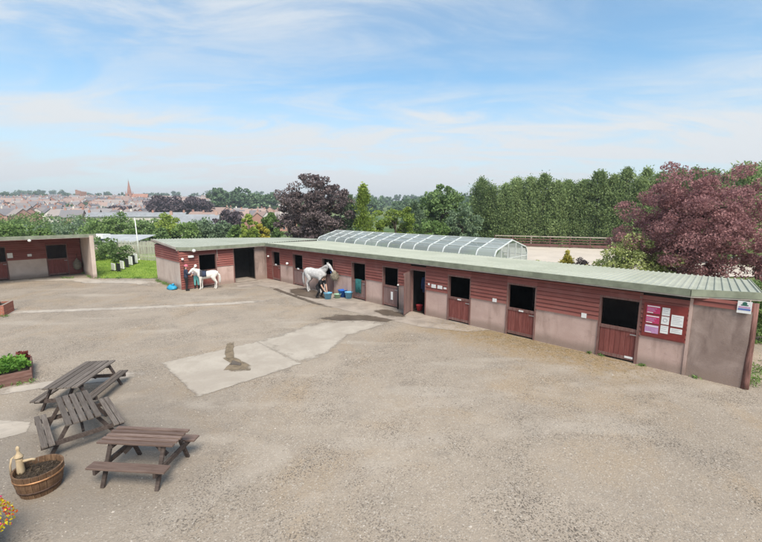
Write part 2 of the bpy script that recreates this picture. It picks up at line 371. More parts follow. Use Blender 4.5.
def tree(name, label, cat, x, y, z0, cz, rad, n, size, mat, seed, group=None, nclump=None, cr=None, trunk_r=None, fill=.35, flat=.55, updir=0.0, lump=.25, limbs=8, rz=0.0, aspect=.55):
    rng = np.random.default_rng(seed); nclump = nclump or max(12, n // 120); cr = cr or max(rad) * .26
    t = thing(name, label, cat, (x, y, z0), rz, group)
    P, cen = crown_pts(rng, n, rad, nclump, cr, flat, fill, lump); P[:,2] += cz; cen[:,2] += cz
    P[:,2] = np.maximum(P[:,2], .05)
    link('crown', leaf_mesh('crown', P, size, mat, rng, aspect, updir), t)
    make_trunk(t, M['bark'], cz + rad[2]*.35, trunk_r or max(.06, rad[0]*.05), cen, rng, (rng.uniform(-.3,.3), rng.uniform(-.3,.3)), limbs)
    return t
def conifer(name, label, cat, x, y, z0, h, r, n, size, mat, seed, group=None, taper=1.0, low=.06, tip=.12):
    """columnar or conical evergreen built of upswept sprays"""
    rng = np.random.default_rng(seed); t = thing(name, label, cat, (x, y, z0), 0, group)
    nb = max(40, n // 90); zb = low + (1-low) * rng.uniform(0, 1, nb) ** .9; az = rng.uniform(0, 2*math.pi, nb)
    prof = np.clip((1 - zb) ** taper, tip*.4, 1) * (.78 + .5 * rng.uniform(0, 1, nb)) * r
    prof = np.where(zb > .93, prof * .6, prof)
    k = rng.integers(0, nb, n); f = rng.uniform(.3, 1.0, n) ** .6
    wob = .10 * r + .16 * prof[k]
    P = np.stack([np.cos(az[k]) * prof[k] * f, np.sin(az[k]) * prof[k] * f, zb[k]*h + f * .25 * prof[k] - .05*h], 1) + rng.normal(size=(n,3)) * wob[:,None] * np.array((.8,.8,1.1))
    P[:,2] = np.clip(P[:,2], .1, h * 1.03)
    D = np.stack([np.cos(az[k]), np.sin(az[k]), np.full(n, .75)], 1)
    link('crown', leaf_mesh('crown', P, size, mat, rng, .42, .1, .35, D), t)
    make_trunk(t, M['bark'], h*.92, max(.08, r*.09)); return t
L_ = {}
L_['plum'] = mat_leaf('plum_leaf', (.23,.10,.112), (.49,.27,.265), .4)
L_['copper'] = mat_leaf('copper_leaf', (.125,.095,.10), (.30,.23,.225), .25)
L_['copper_far'] = mat_leaf('far_copper_leaf', (.085,.066,.08), (.17,.13,.145), .2)
L_['leyland'] = mat_leaf('leyland_spray', (.165,.25,.095), (.46,.56,.26), .4)
L_['green'] = mat_leaf('green_leaf', (.12,.21,.06), (.30,.42,.14), .35)
L_['green_d'] = mat_leaf('dark_green_leaf', (.11,.19,.065), (.28,.39,.15), .3)
L_['green_b'] = mat_leaf('blue_green_leaf', (.15,.23,.13), (.34,.43,.27), .3)
L_['lime'] = mat_leaf('lime_leaf', (.22,.32,.055), (.42,.50,.12), .4)
L_['yellow'] = mat_leaf('golden_leaf', (.42,.38,.05), (.64,.56,.12), .35)
L_['varieg'] = mat_leaf('variegated_leaf', (.32,.39,.11), (.66,.68,.33), .35)
L_['far'] = mat_leaf('far_green_leaf', (.10,.175,.09), (.20,.29,.15), .25)
L_['veg'] = mat_leaf('salad_leaf', (0.104,0.247,0.039), (0.273,0.494,0.091), .4)
L_['redleaf'] = mat_leaf('red_salad_leaf', (0.160,0.030,0.030), (0.300,0.090,0.060), .3)
L_['petal_y'] = mat_leaf('yellow_petal', (0.620,0.500,0.020), (0.800,0.720,0.050), .3)
L_['petal_r'] = mat_leaf('red_petal', (0.600,0.040,0.030), (0.750,0.160,0.050), .3)
L_['petal_p'] = mat_leaf('pink_petal', (0.450,0.030,0.120), (0.600,0.100,0.220), .3)
L_['grass'] = mat_leaf('grass_blade', (0.120,0.220,0.030), (0.250,0.360,0.060), .35)

# ================================================================== terrain
def smooth(a, b, v): k = np.clip((v - a) / (b - a), 0, 1); return k*k*(3-2*k)
DK = [0, 48, 70, 110, 190, 300, 400, 600, 800, 1000, 1150, 1500]; ZK = [-.03, -.03, -1, -3.6, -4.2, -1, 4, 15, 25, 31, 33, 28]
def terr(x, y):
    x = np.asarray(x, float); y = np.asarray(y, float); d = np.hypot(x, np.maximum(y, 0))
    d = d - 32 * smooth(2, 14, x) * smooth(260, 120, d)
    z = np.interp(np.maximum(d, 0), DK, ZK); far = smooth(140, 420, d)
    return z + far * (1.6*np.sin(x*.021+1.3) * np.cos(y*.017) + 2.2*np.sin(x*.006 + y*.004))
def build_terrain():
    def axis(lo, hi, n): s = np.linspace(-1, 1, n); return s
    k = np.linspace(-1, 1, 121); xs = 1250 * np.sign(k) * np.abs(k) ** 2.2; ky = np.linspace(0, 1, 130); ys = np.concatenate([np.linspace(-200, -2, 12), 1350 * ky ** 2.0])
    X, Y = np.meshgrid(xs, ys); Z = terr(X, Y); ny, nx = X.shape
    V = np.stack([X, Y, Z], -1).reshape(-1, 3); F = []
    for j in range(ny-1):
        for i in range(nx-1): a = j*nx+i; F.append((a, a+1, a+nx+1, a+nx))
    m = MB(); m.v = V.tolist(); m.f = F
    t = NT('meadow'); n = t.noise(.03, 5, .6); n2 = t.noise(.4, 5, .6)
    col = t.mix(t.ramp(n, .38, .62), (.075,.125,.04), (.16,.19,.075)); col = t.mix(t.ramp(n2, .5, .8, 0, .5), col, (.07,.10,.04))
    o = m.build('ground', t.pbr(col, .95, .1), None, True); o['kind'] = 'structure'
build_terrain()
def rough_poly(pts, step, amp, seed, closed=True):
    rng = random.Random(seed); out = []
    for i in range(len(pts)):
        a = Vector(pts[i]).to_3d(); b = Vector(pts[(i+1) % len(pts)]).to_3d(); n = max(1, int((b-a).length / step))
        d = (b-a).normalized() if (b-a).length else Vector((1,0,0)); pn = Vector((-d.y, d.x, 0))
        for k in range(n):
            p = a.lerp(b, k/n); j = amp * rng.uniform(-1, 1) * (0 if k == 0 else 1); out.append((p.x + pn.x*j, p.y + pn.y*j))
    return out
def sheet(name, pts, z, mat, step=.3, amp=0.0, seed=1, thick=.0):
    import bmesh
    P = rough_poly(pts, step, amp, seed) if amp else pts
    bm = bmesh.new(); vs_ = [bm.verts.new((p[0], p[1], z)) for p in P]; f = bm.faces.new(vs_)
    if f.normal.z < 0: f.normal_flip()
    bmesh.ops.triangulate(bm, faces=[f]); me = bpy.data.meshes.new(name); bm.to_mesh(me); bm.free(); me.materials.append(mat)
    return link(name, me, kind='structure')
def soft_mat(m):
    if m.name + '_worn_edge' in bpy.data.materials: return bpy.data.materials[m.name + '_worn_edge']
    c = m.copy(); c.name = m.name + '_worn_edge'; n = c.node_tree.nodes; l = c.node_tree.links
    out = [x for x in n if x.type == 'OUTPUT_MATERIAL'][0]; sh = out.inputs['Surface'].links[0].from_socket
    at_ = n.new('ShaderNodeAttribute'); at_.attribute_name = 'fade'; g = n.new('ShaderNodeNewGeometry'); no = n.new('ShaderNodeTexNoise'); no.inputs['Scale'].default_value = 2.6; no.inputs['Detail'].default_value = 8; no.inputs['Roughness'].default_value = .7
    l.new(g.outputs['Position'], no.inputs['Vector']); a = n.new('ShaderNodeMath'); a.operation = 'MULTIPLY_ADD'; l.new(no.outputs[0], a.inputs[0]); a.inputs[1].default_value = 1.5; a.inputs[2].default_value = -.78
    b = n.new('ShaderNodeMath'); b.operation = 'ADD'; l.new(a.outputs[0], b.inputs[0]); l.new(at_.outputs['Fac'], b.inputs[1])
    r = n.new('ShaderNodeMapRange'); r.interpolation_type = 'SMOOTHSTEP'; r.inputs[1].default_value = .22; r.inputs[2].default_value = .80; l.new(b.outputs[0], r.inputs[0])
    tr = n.new('ShaderNodeBsdfTransparent'); mx = n.new('ShaderNodeMixShader'); l.new(r.outputs[0], mx.inputs[0]); l.new(tr.outputs[0], mx.inputs[1]); l.new(sh, mx.inputs[2]); l.new(mx.outputs[0], out.inputs['Surface']); return c
def fade_obj(name, V, F, fade, mat):
    me = bpy.data.meshes.new(name); me.from_pydata(V, [], F); me.update(); at_ = me.attributes.new('fade', 'FLOAT', 'POINT'); at_.data.foreach_set('value', fade); me.materials.append(soft_mat(mat)); return link(name, me, kind='structure')
def soft_sheet(name, pts, z, mat, grow=.35, k=1.0):
    """worn patch whose rim breaks up: solid inside, crumbling over the outer band"""
    cx = sum(p[0] for p in pts)/len(pts); cy = sum(p[1] for p in pts)/len(pts); Q = rough_poly(pts, .35, .0001, 1); n = len(Q); V = [(cx, cy, z)]; fd = [1.4*k]
    for f, d in ((.65, 1.2*k), (1.0, .55*k), (1.0, 0)):
        for x, y in Q:
            dx, dy = x-cx, y-cy; L = math.hypot(dx, dy) or 1; e = grow if d == 0 else 0; V.append((cx + dx*f + dx/L*e, cy + dy*f + dy/L*e, z)); fd.append(d)
    F = [(0, 1+i, 1+(i+1) % n) for i in range(n)]
    for r_ in range(2): F += [(1+r_*n+i, 1+(r_+1)*n+i, 1+(r_+1)*n+(i+1) % n, 1+r_*n+(i+1) % n) for i in range(n)]
    return fade_obj(name, V, F, fd, mat)
def slab_sheet(name, pts, z, mat):
    """straight-edged cast slab: only its outermost hand's breadth is nibbled and dirt-covered"""
    Q = rough_poly(pts, .3, .012, 4); n = len(Q); cx = sum(p[0] for p in Q)/n; cy = sum(p[1] for p in Q)/n; V = [(cx, cy, z)]; fd = [1.6]
    for f, d in ((.80, 1.25), (.94, .66), (1.0, .08)):
        for x, y in Q: V.append((cx + (x-cx)*f, cy + (y-cy)*f, z)); fd.append(d)
    F = [(0, 1+i, 1+(i+1) % n) for i in range(n)]
    for r_ in range(2): F += [(1+r_*n+i, 1+(r_+1)*n+i, 1+(r_+1)*n+(i+1) % n, 1+r_*n+(i+1) % n) for i in range(n)]
    return fade_obj(name, V, F, fd, mat)
def ribbon(name, line, w, z, mat, k=1.0):
    V = []; fd = []; F = []
    for i, p in enumerate(line):
        a = Vector(line[max(0, i-1)]); b = Vector(line[min(len(line)-1, i+1)]); d = (b-a).normalized(); nx, ny = -d.y, d.x; e = .25 if i in (0, len(line)-1) else 1
        for o, f in ((-1, 0), (-.5, .9), (.5, .9), (1, 0)): V.append((p[0]+nx*o*w, p[1]+ny*o*w, z)); fd.append(f*e*k)
    for i in range(len(line)-1):
        for j in range(3): F.append((i*4+j, i*4+j+1, i*4+j+5, i*4+j+4))
    return fade_obj(name, V, F, fd, mat)
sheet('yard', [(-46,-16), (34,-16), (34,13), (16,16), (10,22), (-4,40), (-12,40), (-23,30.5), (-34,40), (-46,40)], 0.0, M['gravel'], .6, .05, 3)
M['lawn'] = None
t = NT('lawn_grass'); n = t.noise(.8, 5, .6); n2 = t.noise(14, 4, .6)
cc = t.mix(t.ramp(n, .35, .65), (.17,.26,.035), (.27,.36,.06)); cc = t.mix(t.ramp(n2, .4, .75, 0, .5), cc, (.11,.19,.03)); M['lawn'] = t.pbr(cc, .9, .1, t.bump(n2, .4, .03))
sheet('lawn', [(-21.0,28.95), (-16.6,29.0), (-14.0,33), (-16,44), (-34,46), (-28.6,36.2)], .02, M['lawn'], .5, .06, 5)
rng = np.random.default_rng(77); n = 16000
gx = rng.uniform(-30, -15, n); gy = rng.uniform(29.05, 43, n); k = (gx > -20.9 - (gy-29)*1.0) & (gx < -16.3 + np.minimum(gy-29, 2)*.3); gx, gy = gx[k], gy[k]
gm = leaf_mesh('grass_blades', np.stack([gx, gy, np.full(len(gx), .05)], 1), .12, L_['grass'], rng, .16, 2.2)
go = link('grass', gm); go['kind'] = 'stuff'; tag(go, 'short bright lawn grass between the stable buildings', 'grass')
# concrete apron, slab, strips, wet patches
sheet('concrete_apron', [W2(.46,-2.6), W2(.46,.1), W2(19.0,.1), W2(18.3,-.9), W2(16.6,-1.7), W2(14.4,-1.9), W2(12.0,-2.2), W2(8.2,-2.25), W2(5.4,-1.85), W2(3.0,-1.9), W2(2.4,-3.2)], .008, M['apron'], .5, .06, 7)
slab_sheet('concrete_slab', [(-7.42,12.43), (-4.98,9.9), (-2.51,12.35), (-4.79,14.66)], .012, M['slab'])
soft_sheet('broken_concrete', [(-5.0,14.3), (-2.9,12.2), (-1.9,13.4), (-1.35,15.4), (-.2,16.5), (.3,17.0), (-.2,17.5), (-1.6,17.7), (-3.1,17.0), (-3.8,15.9)], .008, M['slab'], .5, .9)
ribbon('concrete_strip', [(-21.5,18.6), (-17.2,19.2), (-12.3,20.05), (-8,21.0), (-5.4,21.9)], .42, .006, M['strip'], .95)
ribbon('concrete_strip', [(-11.6,9.9), (-9.8,10.75), (-8.4,11.2), (-7.0,11.7)], .36, .006, M['strip'], 1.1)
ribbon('concrete_strip', [(-29.5,26.3), (-25.5,28.4), (-22.4,28.6), (-20.6,27.6), (-17.5,27.6), (-14.0,25.6)], .9, .006, M['strip'], .95)
slab_sheet('concrete_pad', [(-9.6,8.2), (-8.4,8.02), (-8.05,8.3), (-8.35,8.75), (-9.8,8.9)], .006, M['strip'])
soft_sheet('wet_patch', [W2(6.0,-.3), W2(7.0,-.35), W2(8.6,-.6), W2(9.0,-1.1), W2(8.6,-1.6), W2(7.4,-1.8), W2(6.2,-1.65), W2(5.4,-1.2), W2(5.4,-.6)], .014, M['wet'], .3, 1.1)
soft_sheet('wet_patch', [(-2.9,17.8), (-2.1,18.5), (-.6,18.4), (.6,17.6), (.2,17.3), (-.9,17.6), (-1.8,17.5)], .016, M['wet'], .3, .95)
soft_sheet('wet_patch', [W2(13.2,-.6), W2(14.4,-.5), W2(15.0,-1.0), W2(14.0,-1.5), W2(13.0,-1.2)], .014, M['wet'], .3, .8)
ribbon('wet_patch', [W2(3.2,-1.6), W2(4.6,-1.75), W2(5.6,-1.9), W2(7.4,-2.1), W2(9.5,-2.3), W2(11.5,-2.3)], .22, .015, M['wet'], .72)
soft_sheet('muddy_hole', [(-5.35,13.2), (-5.0,12.9), (-4.2,12.15), (-4.15,11.8), (-4.6,11.7), (-5.0,11.8), (-5.0,12.4), (-5.5,12.9)], .016, M['mud'], .04, .75)
ribbon('muddy_hole', [(-5.75,14.5), (-5.65,14.1), (-5.5,13.6), (-5.25,13.0), (-5.0,12.5)], .19, .018, M['mud'], .95)
soft_sheet('puddle', [(-5.0,12.6), (-4.65,12.4), (-4.6,12.2), (-4.95,12.25)], .022, M['wet'], .12, 1.0)
# sand arena behind
M['sand'] = mat_concrete('arena_sand', (.56,.49,.42), .15, .95, .5)
sheet('sand_arena', [(11,29.5), (40,29.5), (44,46.5), (17.0,57.5)], .04, M['sand'], 1.0, .2, 25)
# loose stones
rng = np.random.default_rng(5); sb = MB(); rr = random.Random(8)
for i in range(9000):
    d = 3.6 + 15 * rr.random() ** 1.7; a = rr.uniform(-.82, .82); x = math.sin(a) * d * 1.25; y = math.cos(a) * d
    su = (x-CX)*UX + (y-CY)*UY; sn = (x-CX)*NX + (y-CY)*NY
    if sn > -.1 and su < 27: continue
    s = rr.uniform(.006, .017) * (1 + (rr.random() < .05) * .9); b = len(sb.v); r0 = rr.uniform(0, 6)
    for k in range(4): th = r0 + k*1.57 + rr.uniform(-.3,.3); sb.v.append((x + s*1.2*math.cos(th), y + s*math.sin(th), .001))
    sb.v.append((x + rr.uniform(-.3,.3)*s, y, s*rr.uniform(.5,.9)))
    for k in range(4): sb.f.append((b+k, b+(k+1)%4, b+4))
t = NT('loose_stone'); so = sb.build('gravel_stones', t.pbr(t.mix(t.isl(), (.14,.12,.10), (.46,.41,.36)), .9, .15)); so['kind'] = 'stuff'
tag(so, 'loose grey stones scattered over the gravel yard', 'gravel')
# straw
n = 5200; su = 16 + rng.beta(2, 2, n) * 9.2; sn = -.08 - np.abs(rng.normal(0, .75, n)); bx = CX + su*UX + sn*NX; by = CY + su*UY + sn*NY
sm = leaf_mesh('straw', np.stack([bx, by, np.full(n, .012)], 1), .12, mat_leaf('straw', (.30,.215,.10), (.46,.36,.19), .1), rng, .09, 0)
v = np.empty(len(sm.vertices)*3, np.float32); sm.vertices.foreach_get('co', v); v = v.reshape(-1,3); v[:,2] = .006 + np.abs(v[:,2]-.012)*.18; sm.vertices.foreach_set('co', v.ravel()); sm.update()
so = link('straw', sm); so['kind'] = 'stuff'; tag(so, 'trodden straw strewn along the foot of the long stable wall', 'straw')

# ================================================================== stables
BH = .15
def board_mesh(L, name='board'):
    m = MB(); b = 0; hl = L/2
    for x in (-hl, hl): m.v += [(x, -.046, 0), (x, -.012, BH-.016), (x, .008, BH-.016), (x, .008, 0)]
    m.f += [(0,1,5,4)[::-1], (1,2,6,5)[::-1], (2,3,7,6)[::-1], (3,0,4,7)[::-1], (0,1,2,3), (7,6,5,4)]; return m.mesh(name, M['boards'])
_bm = {}
def boards(parent, x0, x1, z0, z1, y=0.0, along='x', facing=-1, c=0.0, mat=None):
    """horizontal shiplap boards between x0 and x1, stacked from z0 to z1; along='y' runs them along local y"""
    L = round(x1 - x0, 3)
    if L not in _bm: _bm[L] = board_mesh(L)
    z = z0; k = 0
    while z + BH * .5 < z1:
        o = link('board', _bm[L], parent)
        mid = (x0+x1)/2
        if along == 'x': o.location = (mid, y, z)
        else: o.location = (y, mid, z); o.rotation_euler = (0, 0, R(90))
        if z + BH > z1: o.scale = (1, 1, max(.2, (z1 - z)/(BH+.012)))
        z += BH; k += 1
def stall_door(parent, x0, x1, z0, z1, mat, y=.03, along='x', label=None):
    """lower half of a stable door: frame with upright planks, a top rail and a kick strip"""
    w = x1 - x0
    rz = 0 if along == 'x' else R(90)
    loc = ((x0+x1)/2, y, 0) if along == 'x' else (y, (x0+x1)/2, 0)
    d = MB().b2(-w/2, w/2, .0, .03, z0, z1).build('door', M['frame'], parent, loc=loc, rz=rz)
    if label: d['label'] = label
    npl = max(5, int(w/.145)); pw = (w-.03)/npl
    pm = MB().b2(-pw/2+.004, pw/2-.004, -.022, -.002, z0+.03, z1-.02).mesh('plank', mat)
    for i in range(npl): link('plank', pm, d, loc=(-w/2 + .015 + pw*(i+.5), 0, 0))
    MB().b2(-w/2, w/2, -.045, -.024, z1-.10, z1+.005).build('top_rail', M['frame'], d)
    MB().b2(-w/2+.01, w/2-.01, -.036, -.024, z0+.02, z0+.13).build('kick_strip', M['frame'], d)
    m = MB().b2(w/2-.20, w/2+.01, -.062, -.046, z1-.20, z1-.17); m.build('bolt', M['metal'], d)
    return d
def ribbed_sheet(L0, L1, n, rib=.035, w=1.0):
    pass
def roof_sheets(parent, corner, s_range, pitch, mat, sheet_w=1.0, along='x'):
    """box-profile sheets. corner(s, t) -> local point on the roof plane (s along the eave, t 0 eave .. 1 back)"""
    s0, s1 = s_range; n = max(1, round((s1 - s0) / sheet_w)); sw = (s1 - s0) / n
    for i in range(n):
        a, b = s0 + i*sw, s0 + (i+1)*sw; m = MB(); ss = []; k = 0; nr = max(1, round(sw / pitch)); pp = sw / nr
        for j in range(nr):
            q = a + j*pp; ss += [(q, 0), (q + pp*.62, 0), (q + pp*.70, 1), (q + pp*.92, 1)]
        ss.append((b, 0)); rows = [0, .5, 1]
        for t_ in rows:
            for s_, up in ss: p = corner(s_, t_); m.v.append((p[0], p[1], p[2] + up*.034))
        W_ = len(ss)
        for r_ in range(len(rows)-1):
            for j in range(W_-1): m.f.append((r_*W_+j, r_*W_+j+1, (r_+1)*W_+j+1, (r_+1)*W_+j))
        m.build('roof_sheet', mat, parent)

# ---- long block ----------------------------------------------------
SB = thing('stable_block', 'long low stable range with red boards over pink render and pale green roof', 'stable', W3(0,0), A)
WT = 2.42            # wall head
segs = [(.45,1.22),(2.33,3.95),(5.17,7.22),(8.36,10.02),(11.22,12.5),(13.66,14.46),(15.42,16.68),(17.90,19.57),(20.79,22.98),(24.22,25.42)]
doors = [(1.22,2.33,'r'),(3.95,5.17,'f'),(7.22,8.36,'f'),(10.02,11.22,'f'),(12.5,13.66,'f'),None,(16.68,17.90,'r'),(19.57,20.79,'r'),(22.98,24.22,'r')]
for i, (a, b) in enumerate(segs):
    if i == 0:
        MB().b2(a, b, .0, .12, 0, WT).build('wall_core', M['dark_wall'], SB); boards(SB, a, b, .03, WT, -.005)
        continue
    h = 1.26 if i < 9 else 1.0
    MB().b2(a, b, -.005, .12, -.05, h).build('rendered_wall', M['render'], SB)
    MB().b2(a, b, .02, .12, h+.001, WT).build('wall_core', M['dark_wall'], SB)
    boards(SB, a, b, h + .003, WT, -.002)
for d in doors:
    if d is None: continue
    a, b, k = d
    dd = stall_door(SB, a+.06, b-.06, .05, 1.14, M['plank_red'] if k == 'r' else M['plank_faded'], .035)
    if k == 'f': dd['label'] = 'faded grey-pink lower stable door'
    for x in (a+.03, b-.03): MB().b2(x-.03, x+.03, -.03, .14, 0, 2.08).build('door_frame', M['frame'], SB)
    MB().b2(a, b, -.028, .14, 2.082, 2.15).build('door_head', M['frame'], SB)
    MB().b2(a, b, .02, .12, 2.152, WT).build('wall_core', M['dark_wall'], SB)
    boards(SB, a, b, 2.155, WT, -.002)
# open doorway with its leaf swung out
for x in (14.48, 15.40): MB().b2(x-.03, x+.03, -.03, .14, 0, 2.12).build('door_frame', M['frame'], SB)
MB().b2(14.45, 15.43, -.028, .14, 2.122, 2.19).build('door_head', M['frame'], SB); boards(SB, 14.46, 15.42, 2.195, WT, -.002)
MB().b2(14.46, 15.42, .02, .12, 2.192, WT).build('wall_core', M['dark_wall'], SB)
lf = MB().b2(0, .88, -.02, .02, .05, 2.08).build('open_door', M['frame'], SB, loc=(14.46, -.05, 0), rz=R(-68)); lf['label'] = 'full-height door standing open'
pm = MB().b2(-.055, .055, .021, .034, .08, 2.05).mesh('plank', M['plank_faded'])
for i in range(7): link('plank', pm, lf, loc=(.07 + i*.122, 0, 0))
# vertical trims and rough end bay
MB().b2(24.14, 24.22, -.035, -.008, .0, 2.40).build('batten', M['frame'], SB)
MB().b2(25.42, 25.50, -.03, .12, 0, WT).build('batten', M['render'], SB)
MB().b2(25.50, 26.80, -.008, .12, -.05, 2.24).build('rough_wall_panel', M['render_rough'], SB)
boards(SB, 25.50, 26.80, 2.245, 2.50, -.004)
pt = MB(); pt.tube([(26.85,.05,-.1), (26.85,.05,.25), (26.84,.06,.9), (26.84,.08,1.7), (26.83,.10,2.47)], [.105, .10, .092, .085, .08], 12); pt.build('corner_post', M['post'], SB, True)
# back and end walls, partitions, floor, ceiling
MB().b2(.45, 26.7, 4.45, 4.6, -.05, 2.34).build('rear_wall', M['render'], SB)
MB().b2(.46, .56, .13, 4.44, -.05, 2.5).build('end_wall', M['dark_wall'], SB)
MB().b2(26.58, 26.70, .15, 4.44, -.05, 2.36).build('end_wall', M['render'], SB)
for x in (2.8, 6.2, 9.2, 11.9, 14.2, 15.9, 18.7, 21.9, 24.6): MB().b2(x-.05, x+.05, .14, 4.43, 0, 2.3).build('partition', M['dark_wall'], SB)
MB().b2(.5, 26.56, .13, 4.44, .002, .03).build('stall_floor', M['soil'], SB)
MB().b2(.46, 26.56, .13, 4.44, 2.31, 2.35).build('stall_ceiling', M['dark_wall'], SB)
EZ0, EZ1 = 2.66, 2.70
def eave_y(s): return -.30 if s <= 25.43 else -.30 + (s - 25.43) / 1.5 * 1.08
def long_roof(s, t_):
    y0 = eave_y(s); back = 4.95; zf = EZ0 + (EZ1-EZ0)*min(1, s/12); zb = 2.58 - .10*min(1, max(0, s)/9)
    zf_ = zf + (zb - zf) * (y0 + .3) / (back + .3)
    return (s - .36*t_*smooth(20, 26.9, s), y0 + (back-y0)*t_, zf_ + (zb - zf_)*t_)
roof_sheets(SB, long_roof, (.80, 25.43), .20, M['roof']); roof_sheets(SB, long_roof, (25.43, 26.93), .20, M['roof'], .75)
def fascia(parent, p, q, h0, h1, mat, trim, out):
    """board hung from p to q (tops), thickness outwards"""
    p = Vector(p); q = Vector(q); m = MB(); o = Vector(out)*.03
    for e in (p, q): m.v += [tuple(e - Vector((0,0,h0))), tuple(e - Vector((0,0,h0)) + o), tuple(e - Vector((0,0,h1)) + o), tuple(e - Vector((0,0,h1)))]
    m.f += [(0,1,5,4), (1,2,6,5), (2,3,7,6), (3,0,4,7), (3,2,1,0), (4,5,6,7)]; m.build('fascia', mat, parent)
    m = MB(); o2 = Vector(out)*.012; p2 = p - Vector((0,0,h1+.002)); q2 = q - Vector((0,0,h1+.002))
    for e in (p2, q2): m.v += [tuple(e - o2*6), tuple(e + o2), tuple(e + o2 - Vector((0,0,.045))), tuple(e - o2*6 - Vector((0,0,.045)))]
    m.f += [(0,1,5,4), (1,2,6,5), (2,3,7,6), (3,0,4,7), (3,2,1,0), (4,5,6,7)]; m.build('drip_trim', trim, parent)
fx = [.80, 7, 13, 19, 25.43]
for a, b in zip(fx[:-1], fx[1:]):
    fascia(SB, long_roof(a,0), long_roof(b,0), -.035, .17, M['fascia'], M['fascia_trim'], (0,-1,0))
fascia(SB, long_roof(25.434,0), long_roof(26.93,0), -.035, .17, M['fascia'], M['fascia_trim'], (.58,-.81,0))
fascia(SB, long_roof(26.935,0), long_roof(26.935,1), -.037, .16, M['fascia'], M['fascia_trim'], (1,.05,0))
# soffit
m = MB(); 
m.poly([(.8,-.29,2.485), (25.43,-.29,2.49), (25.43,.10,2.49), (.8,.10,2.485)][::-1]); m.build('soffit', M['fascia_trim'], SB)

# ---- wing ----------------------------------------------------------
SW = thing('stable_wing', 'short stable wing with red boards, wide open passage and pale green roof', 'stable', W3(0,0), A)
FX = .45
def wall_y(y0, y1, z0, z1, mat, name, x0=FX-.12, x1=FX+.005): return MB().b2(x0, x1, y0, y1, z0, z1).build(name, mat, SW)
# front wall (faces +x)
wall_y(-6.1, -4.95, 0, 2.45, M['dark_wall'], 'wall_core', FX-.12, FX-.02); boards(SW, -6.1, -4.95, .03, 2.5, FX, 'y')
stall_door(SW, -4.90, -3.80, .05, 1.13, M['plank_red'], FX-.035, 'y')
for y in (-4.92, -3.78): MB().b2(FX-.14, FX+.03, y-.03, y+.03, 0, 2.14).build('door_frame', M['frame'], SW)
MB().b2(FX-.14, FX+.028, -4.95, -3.75, 2.142, 2.21).build('door_head', M['frame'], SW)
wall_y(-4.95, -3.75, 2.212, 2.45, M['dark_wall'], 'wall_core', FX-.12, FX-.02); boards(SW, -4.95, -3.75, 2.215, 2.5, FX, 'y')
wall_y(-3.75, -2.60, -.05, 1.27, M['render'], 'rendered_wall'); wall_y(-3.75, -2.60, 1.271, 2.45, M['dark_wall'], 'wall_core', FX-.12, FX-.02); boards(SW, -3.75, -2.60, 1.275, 2.5, FX, 'y')
MB().b2(FX-.12, FX+.02, -2.60, -2.52, 0, 2.45).build('door_frame', M['frame'], SW)
wall_y(-.95, -.02, -.05, 2.45, M['render_rough'], 'rendered_wall')
wall_y(-2.52, -.95, 2.30, 2.45, M['dark_wall'], 'lintel')
# end wall (faces -y)
MB().b2(-4.30, FX-.125, -6.105, -5.98, -.05, 1.78).build('rendered_wall', M['render_pale'], SW)
MB().b2(-4.30, FX-.125, -6.08, -5.98, 1.781, 2.70).build('wall_core', M['dark_wall'], SW)
boards(SW, -4.30, FX-.01, 1.785, 2.72, -6.10)
MB().b2(FX-.122, FX+.004, -6.105, -6.08, -.05, 1.76).build('corner_quoin', M['render_pale'], SW)
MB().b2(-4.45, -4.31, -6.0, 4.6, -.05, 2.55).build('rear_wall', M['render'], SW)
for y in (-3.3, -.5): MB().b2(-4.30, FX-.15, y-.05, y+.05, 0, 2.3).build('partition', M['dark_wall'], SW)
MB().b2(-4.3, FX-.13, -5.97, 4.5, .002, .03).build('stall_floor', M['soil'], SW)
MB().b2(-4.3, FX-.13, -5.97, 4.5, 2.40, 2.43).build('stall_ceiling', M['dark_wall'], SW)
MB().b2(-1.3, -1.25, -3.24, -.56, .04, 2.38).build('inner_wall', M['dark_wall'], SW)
MB().b2(-.9, FX+.25, -2.5, -.97, .0305, .075).build('passage_ramp', M['apron'], SW)
def wing_roof(s, t_):
    # s runs along y; t 0 = front eave
    x0 = .78 if s >= -5.45 else .78 - (-5.45 - s) * .55
    zf = 2.68; zb = float(np.interp(s, [-6.2, -.3, 5.0], [3.0, 2.80, 2.55])); xb = -4.55
    k = (x0 - .78) / (xb - .78); zs = zf + (zb-zf)*k
    return (x0 + (xb-x0)*t_, s, zs + (zb - zs)*t_)
roof_sheets(SW, lambda s, t_: wing_roof(s, t_), (-5.45, 4.95), .20, M['roof']); roof_sheets(SW, wing_roof, (-6.22, -5.45), .20, M['roof'])
fascia(SW, wing_roof(-5.45,0), wing_roof(-.30,0), -.035, .17, M['fascia'], M['fascia_trim'], (1,0,0))
fascia(SW, wing_roof(-6.22,0), wing_roof(-5.452,0), -.035, .15, M['fascia'], M['fascia_trim'], (.85,-.5,0))
fascia(SW, wing_roof(-6.225,0), wing_roof(-6.225,1), -.036, .10, M['fascia_trim'], M['frame'], (0,-1,0))

